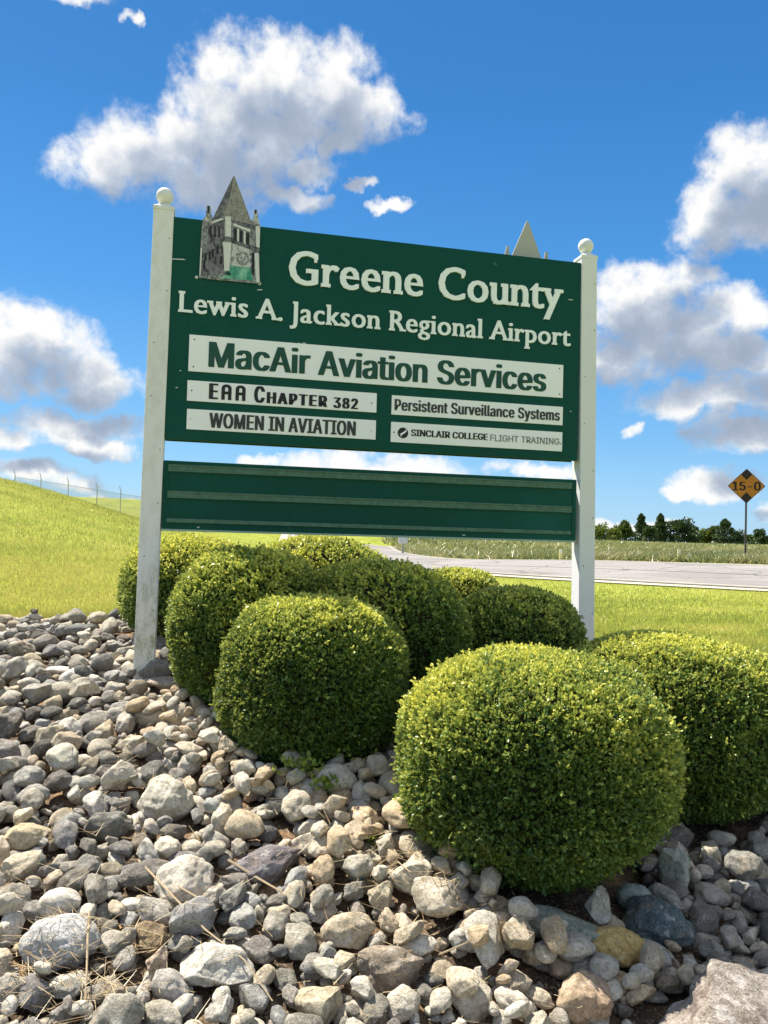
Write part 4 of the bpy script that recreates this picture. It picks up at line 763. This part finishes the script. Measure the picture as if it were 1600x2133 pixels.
def scatter(n, amin, amean, amax, zone, q=78, K=7, light=None):
    k_ = 0; tries = 0
    while k_ < n and tries < n*6:
        tries += 1
        a = float(np.clip(rng.lognormal(math.log(amean), .33), amin, amax)); b_ = a*rng.uniform(.50, .88); c_ = a*rng.uniform(.42, .75); yw = rng.uniform(0, math.pi)
        best = None
        for _ in range(K):
            x, y = zone()
            if not in_bed(np.array([x]), np.array([y]))[0]: continue
            if any(((x-sx_)/(rx_))**2+((y-sy_)/(ry_))**2 < 1 for sx_, sy_, rx_, ry_ in shr): continue
            i, j = int((x-hx0)/GR), int((y-hy0)/GR)
            if not (0 <= i < len(hx) and 0 <= j < len(hy)) or BLOCK[i, j]: continue
            rs = rest_height(x, y, a, b_, c_, yw, q)
            if rs is None: continue
            s = rs[0]
            if (BLOCK[s][rs[1]]).mean() > .12: continue
            hgt = rs[3]-c_-G0[i, j]
            if best is None or hgt < best[0]: best = (hgt, x, y, rs)
        if best is None or best[0] > .16: continue
        put_stone(best[1], best[2], a, b_, c_, yw, light() if light else stone_col(), res=best[3]); k_ += 1
def zone_view():                              # denser close by, over the ground the photograph sees
    y = 2.15+5.6*rng.random()**1.25; x = rng.uniform(-.56*y-.15, .52*y+.1); return x, y
# bottom layer of small stones first, then the singular ones, then the cobbles
scatter(1100, .020, .034, .06, zone_view, K=2)
NS = [
 (1.30, 2.72, .50, .27, .16, 10, (.38, .33, .29), 3, 'big rough pinkish-grey granite boulder in the bottom right corner', 'granite_boulder'),
 (.94, 3.10, .115, .085, .065, 10, (.68, .47, .17), 4, 'smooth honey-yellow stone left of the big granite boulder', 'river_stone'),
 (-.77, 3.30, .128, .115, .10, 50, (.66, .60, .50), 8, 'rounded cream-white stone, the palest big one in the left foreground', 'river_stone'),
 (-1.36, 5.36, .23, .10, .055, 8, (.44, .37, .29), 6, 'long flat brown slab lying at the foot of the left post', 'flat_stone'),
 (-1.02, 3.89, .15, .125, .105, -15, (.58, .54, .45), 1, 'large pale blocky stone in the middle of the left stone slope', 'river_stone'),
 (.17, 3.38, .12, .10, .10, 60, (.64, .58, .46), 2, 'cream angular block in the centre foreground, left of the flat stone under the front shrub', 'river_stone'),
 (.72, 3.16, .20, .09, .07, -12, (.33, .37, .31), 6, 'long grey-green slab tucked under the front edge of the front boxwood', 'flat_stone'),
 (.74, 2.84, .115, .095, .08, 30, (.46, .34, .23), 5, 'round rusty-brown speckled stone near the bottom edge, left of the boulder', 'river_stone'),
 (1.16, 3.30, .155, .12, .09, -25, (.11, .15, .16), 1, 'dark blue-grey stone in the shade behind the honey-yellow one', 'river_stone'),
 (-.46, 3.46, .175, .10, .075, 12, (.21, .19, .20), 15, 'long dark pitted stone right of the cream-white one', 'pitted_stone'),
 (-.83, 3.03, .08, .065, .06, -40, (.26, .19, .11), 5, 'small chocolate-brown round stone in the left foreground', 'river_stone'),
 (-1.56, 3.57, .12, .085, .07, 25, (.60, .50, .33), 9, 'tan yellowish stone at the left edge', 'river_stone'),
 (-1.13, 2.95, .15, .11, .085, 5, (.50, .50, .50), 0, 'large light grey stone with a dark underside in the lower left corner', 'river_stone'),
 (-.57, 2.88, .15, .105, .07, -25, (.58, .55, .49), 7, 'broad pale stone at the bottom edge, left of centre', 'river_stone'),
 (1.36, 3.68, .10, .08, .13, 70, (.42, .44, .38), 3, 'upright grey-green stone leaning against the right side of the front boxwood', 'river_stone'),
 (1.13, 3.47, .085, .075, .065, 0, (.38, .44, .38), 4, 'smooth round greenish-white stone in the shade right of the front boxwood', 'river_stone'),
 (.07, 2.93, .125, .085, .075, 10, (.33, .27, .21), 10, 'brown speckled oval stone at the bottom edge, near the centre', 'river_stone'),
 (-.55, 3.84, .15, .045, .045, 35, (.40, .38, .33), 14, 'narrow plank-like stone tilted on the slope below the middle boxwood', 'flat_stone'),
]
for a in NS: named_stone(*a)
def sandy():
    c = np.array([(.62, .52, .38), (.66, .58, .46), (.58, .45, .30), (.60, .56, .48)][rng.integers(4)])*rng.uniform(.85, 1.1); return c
def zone_strip():
    t_ = rng.random(); x = -1.15+2.0*t_+rng.normal()*.16; y = 4.9-1.75*t_+rng.normal()*.22; return x, y
scatter(210, .04, .062, .11, zone_strip, q=74, light=sandy)
scatter(820, .042, .066, .115, zone_view)
def zone_edge(): y = 3.0+4.3*rng.random(); return rng.uniform(-.56*y-.1, .5*y+.1), y
scatter(460, .045, .070, .125, zone_edge, q=85)
scatter(1300, .024, .042, .075, zone_view, q=72, K=9)
def zone_right(): return rng.uniform(.9, 2.6), rng.uniform(2.9, 4.6)
scatter(90, .045, .075, .13, zone_right, q=80)
scatter(120, .03, .050, .09, zone_strip, q=72, light=sandy)
def visible_px(s): 
    x, y, z = s['p']; f = 1655*s['s'][0]/max(y, .5); u = 800+1655*x/y; v = 1118+1655*(1.6-z)/y
    return f if (-20 < u < 1620 and v < 2170) else f*.2
print('stones', len(stones))
order = sorted([i for i, s in enumerate(stones) if not s['named']], key=lambda i: -visible_px(stones[i]))
for s in stones:
    if s['named']:
        nm, lab = s['named']
        P, F = stone_mesh(500+s['v']*7, 5, (s['v'] % 4)/3*.75+.2)
        o = link(nm, mesh_np(nm, P, F, True), M['pink_granite'] if 'granite' in nm else M['granite'] if nm != 'river_stone' else M['stone'], label=lab, category='boulder' if 'boulder' in nm else 'stone', group='single stones that stand out on the bed')
        mw = s['r'] @ Matrix.Diagonal(s['s']); o.matrix_world = Matrix.Translation(s['p']) @ mw.to_4x4(); o.color = (*(np.array(s['c'])*(1.1 if 'boulder' not in nm else .9)), 1)
for i in order[:285]:
    s = stones[i]; o = bpy.data.objects.new('river_stone', vmeshes[s['v']]); COL.objects.link(o); o.parent = bed
    o.matrix_world = Matrix.Translation(s['p']) @ (s['r'] @ Matrix.Diagonal(s['s'])).to_4x4(); o.color = (*s['c'], 1)
VV, FF, CC = [], [], []; k_ = 0
for i in order[285:]:
    s = stones[i]; P, F = variants[s['v']]
    if P.shape[0] > 0:
        Q = (P*np.array(s['s']))@np.array(s['r']).T+np.array(s['p']); VV.append(Q); FF.append(F+k_); k_ += len(P); CC.append(np.tile([*s['c'], 1], (len(P), 1)))
link('small_stones', mesh_np('small_stones', np.concatenate(VV), np.concatenate(FF), True, {'tint': ('FLOAT_COLOR', np.concatenate(CC))}), M['stone_mass'], bed, kind='stuff')
def top_at(x, y):
    i, j = int((x-hx0)/GR), int((y-hy0)/GR); return float(H[min(max(i, 0), len(hx)-1), min(max(j, 0), len(hy)-1)])

# ---------------------------------------------------------------- dry sticks, straw, weeds
def stick(pts, r_, label, lift=.012):
    P = []
    for x, y in pts: P.append(Vector((x, y, top_at(x, y)+lift)))
    zs = [q.z for q in P]; n_ = len(P)
    for i, q in enumerate(P): q.z = max(q.z, zs[0]+(zs[-1]-zs[0])*i/(n_-1))
    loc = P[0].copy()
    o = MB().tube([q-loc for q in P], [r_*(1-.5*i/(n_-1)) for i in range(n_)], 5).build('dry_stick', M['twig'], label=label, category='stick', group='dry sticks lying on the stones')
    o.location = loc
stick([(-.62, 3.42), (-.50, 3.36), (-.38, 3.28), (-.27, 3.20)], .006, 'thick straw-coloured stick lying right of the cream-white stone')
stick([(-.98, 3.35), (-.80, 3.17), (-.62, 3.00), (-.45, 2.86), (-.33, 2.74)], .0045, 'longest thin stick running down to the bottom edge, left of centre')
stick([(-1.06, 3.02), (-1.02, 2.90), (-.98, 2.79), (-.95, 2.70)], .005, 'bleached crooked stick standing out between the stones in the lower left')
stick([(-.78, 3.20), (-.68, 3.13), (-.57, 3.07)], .004, 'short pale stick below the cream-white stone')
stick([(.02, 3.44), (.10, 3.36), (.15, 3.30)], .005, 'short stick leaning on the cream angular block')
stick([(.25, 3.02), (.34, 2.96), (.42, 2.92)], .004, 'small straight stick in the centre foreground')
stick([(.95, 3.34), (1.05, 3.22), (1.14, 3.10), (1.2, 3.03)], .005, 'dark thin stick lying beside the dark blue-grey stone')
stick([(.28, 3.62), (.40, 3.46), (.55, 3.34), (.68, 3.27)], .006, 'bare low branch trailing out from under the left side of the front boxwood', .03)
n = 1500
ang = rng.uniform(0, 6.28, n); cx_ = np.concatenate([rng.normal(-1.05, .2, 450), rng.normal(.30, .25, 350), rng.uniform(-1.6, 1.4, n-800)])
cy_ = np.concatenate([rng.normal(2.85, .12, 450), rng.normal(3.35, .15, 350), rng.uniform(2.5, 4.6, n-800)])
ii = np.clip(((cx_-hx0)/GR).astype(int), 0, len(hx)-1); jj = np.clip(((cy_-hy0)/GR).astype(int), 0, len(hy)-1); cz_ = H[ii, jj]-.004
L_ = rng.uniform(.03, .13, n); dz = rng.uniform(-.15, .35, n)
D = np.stack([np.cos(ang), np.sin(ang), dz], 1); A0 = np.stack([cx_, cy_, cz_], 1); keep_ = ~((cx_ > .75) & (cy_ < 3.05)); A0, D, L_, ang = A0[keep_], D[keep_], L_[keep_], ang[keep_]; n = len(A0); wv = np.stack([-np.sin(ang), np.cos(ang), np.zeros(n)], 1)*.0016
V = np.stack([A0-wv, A0+wv, A0+D*L_[:, None]+wv*.4, A0+D*L_[:, None]-wv*.4], 1).reshape(-1, 3); i = np.arange(n)*4
link('dry_straw', mesh_np('dry_straw', V, np.stack([i, i+1, i+2, i+3], 1), attrs={'leaf': ('FLOAT', np.repeat(rng.random(n), 4))}), M['straw'], label='dry straw and leaf litter between the stones', category='straw', kind='stuff')
def weed(x, y, n_, sz, label):
    z = top_at(x, y)-.05; t_ = empty('small_weed', (x, y, z), label, 'weed', 'weeds among the stones')
    P = rng.normal(size=(n_, 3))*np.array([sz, sz*.8, sz*.3])+np.array([0, 0, sz*.55+.05])
    V, F = leaves(P, np.tile([0, 0, .6], (n_, 1)), .032, .9)
    link('leaf_cluster', mesh_np('leaf_cluster', V, F, attrs={'leaf': ('FLOAT', np.repeat(rng.random(n_), 4))}), M['weed'], t_, kind='stuff')
    mb = MB()
    for a in range(5): mb.tube([(0, 0, -.03), (sz*.7*math.cos(a*1.3), sz*.7*math.sin(a*1.3), sz*.6+.05)], [.002, .001], 4)
    mb.build('stem', M['weed'], t_)
weed(-.38, 3.98, 110, .06, 'low green weed in the gap between the middle and front boxwoods')
weed(-.24, 3.86, 70, .035, 'small bright weed just below the larger weed')
weed(-.02, 3.62, 60, .03, 'tiny yellow-green weed left of the front boxwood')
weed(-.20, 4.12, 90, .07, 'dark green creeping weed in the shade of the middle boxwood')

# ---------------------------------------------------------------- grass
def on_road(x, y): return inside(x, y, road_poly[::1])
def blades(name, n, ymin, ymax, h0, h1, w_at, material, label, side=(-.62, .62), lean=.35, pw=1.0, cond=None):
    y = 1/(1/ymin+(1/ymax-1/ymin)*rng.random(n)**pw); x = y*rng.uniform(side[0], side[1], n)
    ok = ~in_bed(x, y)&~inside(x, y, road_poly[::4]+[road_poly[-1]])
    if cond is not None: ok &= cond(x, y)
    x, y = x[ok], y[ok]; n = len(x); z = height(x, y)
    a = rng.uniform(0, 6.28, n); hh = rng.uniform(h0, h1, n)*(1+.0*y); wd = w_at*np.maximum(y/8, 1)**.9
    wv = np.stack([np.cos(a), np.sin(a), np.zeros(n)], 1)*wd[:, None]
    B = np.stack([x, y, z-.01], 1); T = B+np.stack([rng.normal(size=n)*lean, rng.normal(size=n)*lean, np.ones(n)], 1)*hh[:, None]
    V = np.stack([B-wv, B+wv, T], 1).reshape(-1, 3); i = np.arange(n)*3
    gq = np.random.default_rng(4); pat = np.zeros(n)
    for f_ in (.5, 1.1, 2.3, 4.5):
        for _ in range(5):
            kx, ky = gq.normal(size=2)*f_; pat += np.sin(x*kx+y*ky+gq.uniform(0, 6.28))*.075
    hh = hh*np.clip(1+1.6*pat, .5, 1.8); T = B+(T-B)*np.clip(1+1.6*pat, .5, 1.8)[:, None]
    pt_ = pat+.5+.14*np.sin(x*.9+2*np.sin(y*.5))+.12*np.sin(x*2.3+y*1.7+2*np.sin(x*1.1))+.12*np.sin(y*3.1-x*1.9+np.sin(x*4))
    at_ = np.clip(pt_+rng.normal(0, .25, n), 0, 1)
    link(name, mesh_np(name, V, np.stack([i, i+1, i+2], 1), attrs={'leaf': ('FLOAT', np.repeat(at_, 3))}), material, label=label, category='grass', kind='stuff')
blades('grass', 330000, 6.0, 60, .035, .085, .0035, M['grass'], 'short sunlit mown grass on the hill and the lawn')
def near_bed(x, y): return in_bed(x-.16, y-.16)|in_bed(x+.16, y-.16)|in_bed(x, y-.22)
blades('edge_tufts', 500000, 5.0, 9.5, .06, .15, .0038, M['grass'], 'longer ragged grass along the edge of the stones', cond=near_bed)
y_far = lambda x, y: y > np.interp(x, FE[::-1, 0], FE[::-1, 1])+1.2
blades('field_grass', 110000, 29, 170, .12, .45, .012, M['tall_grass'], 'tall rough grass in the field beyond the road', side=(.0, .66), lean=.7, cond=y_far)

# ---------------------------------------------------------------- trees and shrubs of the far line
def tree(px_over_y, Y_, hgt, wid, kind, label, name, cat, group='trees and shrubs along the far field'):
    x = px_over_y*Y_; z = float(height(x, Y_)); t_ = empty(name, (x, Y_, z), label, cat, group)
    material = {'d': M['tree_dark'], 'm': M['tree_mid'], 'l': M['tree_light']}[kind[0]]
    con = kind[1:] == 'c'; n_ = int(1500*max(1, hgt*wid/25))
    if con:
        h_ = rng.random(n_)**.8; r_ = (1-h_)**.6*wid/2*np.sqrt(rng.random(n_))*(1+.25*np.sin(h_*23)); a = rng.uniform(0, 6.28, n_)
        P = np.stack([r_*np.cos(a), r_*np.sin(a), .06*hgt+h_*hgt*.94], 1)
    else:
        nl = 9; C_ = np.stack([rng.uniform(-.33, .33, nl)*wid, rng.uniform(-.33, .33, nl)*wid, rng.uniform(.38, .82, nl)*hgt], 1); C_[0] = (0, 0, .78*hgt)
        Rr = rng.uniform(.15, .26, nl)*min(wid, hgt*1.2); k2 = rng.integers(nl, size=n_)
        P = C_[k2]+sph(n_)*(Rr[k2]*rng.uniform(.55, 1.05, n_))[:, None]
        P = P[P[:, 2] > .03*hgt]
        if kind[1:] != 's': pass
        low_ = rng.uniform(-1, 1, (n_//3, 3))*np.array([wid*.42, wid*.42, hgt*.22])+np.array([0, 0, hgt*.24]); P = np.concatenate([P, low_])
    V, F = leaves(P, P-np.array([0, 0, hgt*.5])+.01, .42 if hgt > 3 else .3, 1.0)
    link('crown', mesh_np('crown', V, F, attrs={'leaf': ('FLOAT', np.repeat(np.clip(rng.normal(.45, .25, len(P)), 0, 1), 4))}), material, t_)
    mb = MB(); mb.tube([(0, 0, -.3), (.05, 0, hgt*.35), (0, .05, hgt*.8)], [.16, .11, .04], 7)
    for a in range(4): mb.tube([(.03, 0, hgt*(.25+.1*a)), (wid*.25*math.cos(a*1.7), wid*.25*math.sin(a*1.7), hgt*(.45+.1*a))], [.06, .02], 5)
    mb.build('trunk', M['bark'], t_)
TR = [  # pixel column -> direction x/y, depth, height, width
 (1252, 118, 2.9, 3.6, 'l', 'yellow-green bushy shrub right beside the right post'), (1270, 122, 2.4, 2.4, 'l', 'low yellow shrub between the post and the first green tree'),
 (1295, 128, 3.9, 3.4, 'm', 'leafy mid-green tree left of the dark pointed conifer'), (1330, 132, 4.9, 2.7, 'dc', 'dark pointed conifer, left of the tallest clump'),
 (1348, 125, 3.0, 2.6, 'd', 'low dark bush between the two dark conifers'), (1370, 135, 5.1, 2.9, 'dc', 'tall dark conifer at the left end of the broad tree'),
 (1392, 138, 4.4, 4.6, 'd', 'left half of the broad dark tree clump'), (1420, 136, 4.3, 4.8, 'd', 'broad round dark tree in the middle of the far line'),
 (1443, 142, 3.4, 3.2, 'd', 'smaller dark tree at the right end of the broad clump'), (1462, 140, 2.9, 3.4, 'l', 'light green shrub left of the small right-hand conifer'),
 (1484, 140, 3.4, 2.9, 'm', 'mid-green shrub touching the small right-hand conifer'), (1505, 136, 4.3, 4.2, 'dc', 'spreading dark conifer just left of the height sign'),
 (1528, 138, 2.6, 3.0, 'd', 'low dark bush at the foot of the height sign'), (1582, 130, 2.9, 2.2, 'd', 'small forked dark tree right of the height sign'),
 (1560, 145, 1.9, 4.2, 'm', 'low hedge-like shrub right of the height sign pole'), (1598, 150, 2.0, 4.0, 'm', 'low shrub at the right edge of the picture')]
for px, Y_, h_, w_, kd, lb in TR:
    nm, ct = ('shrub', 'shrub') if 'shrub' in lb or 'bush' in lb else (('conifer', 'tree') if 'conifer' in lb else ('tree', 'tree'))
    tree((px-800)/1655.4+.004, Y_, h_, w_, kd, lb, nm, ct)
for i, (px, h_, w_, lb) in enumerate([(850, 2.6, 5.0, 'dark tree showing under the lower board, nearest its middle'), (880, 2.2, 3.6, 'second dark tree under the lower board'), (985, 2.4, 5.0, 'dark tree under the right half of the lower board'), (1022, 2.1, 3.6, 'small dark tree right of the wider one under the lower board'), (1120, 1.7, 2.2, 'tiny dark bush under the right end of the lower board'), (940, 1.9, 5.0, 'grey-green bush between the dark trees under the lower board'), (1070, 1.9, 5.0, 'pale bush under the right part of the lower board'), (1180, 2.3, 5.0, 'pale bush left of the right post')]):
    tree((px-800)/1655.4+.004, 118, h_*1.35, w_, 'd' if 'dark' in lb else 'm', lb, 'bush' if 'bush' in lb else 'tree', 'bush' if 'bush' in lb else 'tree')

# ---------------------------------------------------------------- clearance sign by the road
sx0, sy0 = 14.22, 31.2; gz = float(height(sx0, sy0))-.12
hs = empty('clearance_sign', (sx0, sy0, gz), 'amber diamond road sign reading 15-0 between black arrowheads, on a thin post', 'road sign', rz=R(-14))
MB().box(-.035, .035, -.02, .02, -.3, 3.55, .004).build('post', simple('dark steel post', (.09, .08, .07), .7, .4, .3, 10), hs)
zc = 3.12; hd = .69
def dia(r_, y0, y1, name, material, par):
    rr = .06; pts = []
    for cx_, cz_ in ((1, 0), (0, 1), (-1, 0), (0, -1)):
        a0 = math.atan2(cz_, cx_)
        for da in (-.6, 0, .6): pts.append(((r_-rr)*cx_+rr*math.cos(a0+da)*.7, zc+(r_-rr)*cz_+rr*math.sin(a0+da)*.7))
    return MB().prism(pts, y0, y1).build(name, material, par)
pan = dia(hd, -.030, -.022, 'sign_panel', simple('black sign border', (.02, .018, .012), .6, .3), hs)
dia(hd-.03, -.032, -.030, 'yellow_face', simple('shade-toned amber sign face', (.42, .17, .012), .6, .3, .15, 4), pan)  # yellow face with its shade put into the darker amber colour
blk = simple('black sign print', (.02, .015, .01), .6, .3)
MB().prism([(-.20, zc+.45), (.20, zc+.45), (.0, zc+.24)], -.034, -.032).build('arrowhead', blk, pan)
MB().prism([(-.20, zc-.45), (.0, zc-.24), (.20, zc-.45)], -.034, -.032).build('arrowhead', blk, pan)
MB().prism([(-.20, zc+.45), (.20, zc+.45), (0, zc+.65)], -.034, -.032).build('arrowhead', blk, pan)
MB().prism([(-.20, zc-.45), (.20, zc-.45), (0, zc-.65)], -.034, -.032).build('arrowhead', blk, pan)
line('15-0', 'N', -.50, .50, zc-.17, .34, .002, -.032, blk, pan, fat=.022)

# delineators and a white marker
M['amber'] = simple('pale yellow marker', (.72, .66, .30), .6, .3); M['wht'] = simple('white marker', (.75, .75, .72), .6, .3)
for (x, y, h_, lb) in ((11.62, 31.2, .50, 'short pale yellow marker post in the grass beyond the road, left of the clearance sign'), (7.40, 33.1, .46, 'short pale yellow marker post just left of the right sign post')):
    z = float(height(x, y)); t_ = empty('marker_post', (x, y, z), lb, 'marker post', 'pale marker posts beyond the road')
    MB().box(-.06, .06, -.03, .03, -.2, h_, .006).build('stake', M['amber'], t_)
    MB().box(-.05, .05, -.036, -.03, h_-.16, h_-.04).build('reflector', M['wht'], t_)
x, y = 1.15, 46.0; z = float(height(x, y)); t_ = empty('roadside_box', (x, y, z), 'small white box on a grey stem, seen under the lower board beyond the road', 'mailbox')
MB().box(-.26, .26, -.2, .2, .62, .98, .03).build('box', M['wht'], t_); MB().box(-.06, .06, -.05, .05, -.2, .62, .005).build('stem', simple('grey stem', (.4, .4, .38), .7), t_)
MB().box(-.24, .24, -.206, -.2, .66, .94).build('door', simple('pale box door', (.62, .62, .6), .6), t_)

# ---------------------------------------------------------------- chain-link fence on the far rise
fx = np.array([(-24.0, 51.5), (-22.0, 50.8), (-20.0, 50.2), (-18.1, 50.0), (-16.4, 49.4), (-14.6, 49.0), (-12.8, 48.4), (-11, 48)]); fz = height(fx[:, 0], fx[:, 1])
fe = empty('chain_link_fence', (fx[0, 0], fx[0, 1], fz[0]), 'grey chain-link fence behind the grassy hill, left of the left post', 'fence')
org = Vector((fx[0, 0], fx[0, 1], fz[0])); HF = 1.55
for k in range(len(fx)):
    p_ = Vector((fx[k, 0], fx[k, 1], fz[k]))-org
    MB().tube([p_-Vector((0, 0, .3)), p_+Vector((0, 0, HF+.12)), p_+Vector((-.10, 0, HF+.48))], [.028, .028, .02], 6).build('fence_post', M['galv'], fe)
    if k+1 < len(fx):
        q_ = Vector((fx[k+1, 0], fx[k+1, 1], fz[k+1]))-org; up_ = Vector((0, 0, 1))
        MB().tube([p_+up_*HF, q_+up_*HF], .014, 5).build('top_rail', M['galv'], fe)
        mb = MB(); nW = 26
        for i in range(-12, nW):
            for sgn in (1, -1):
                a0, a1 = i/nW, (i+12)/nW; h0, h1 = (0, HF) if sgn > 0 else (HF, 0)
                if a0 < 0: h0 = h0+(h1-h0)*(-a0)/(a1-a0); a0 = 0
                if a1 > 1: h1 = h0+(h1-h0)*(1-a0)/(a1-a0); a1 = 1
                if a1-a0 < .01: continue
                mb.tube([p_.lerp(q_, a0)+up_*h0, p_.lerp(q_, a1)+up_*h1], .0055, 3)
        mb.build('wire_mesh', M['galv'], fe, kind='stuff')
        for zz in (.12, .24, .38): MB().tube([p_+up_*(HF+zz)+Vector((-.03, 0, 0)), q_+up_*(HF+zz)+Vector((-.03, 0, 0))], .006, 3).build('top_wire', M['galv'], fe)
bpy.context.view_layer.update()
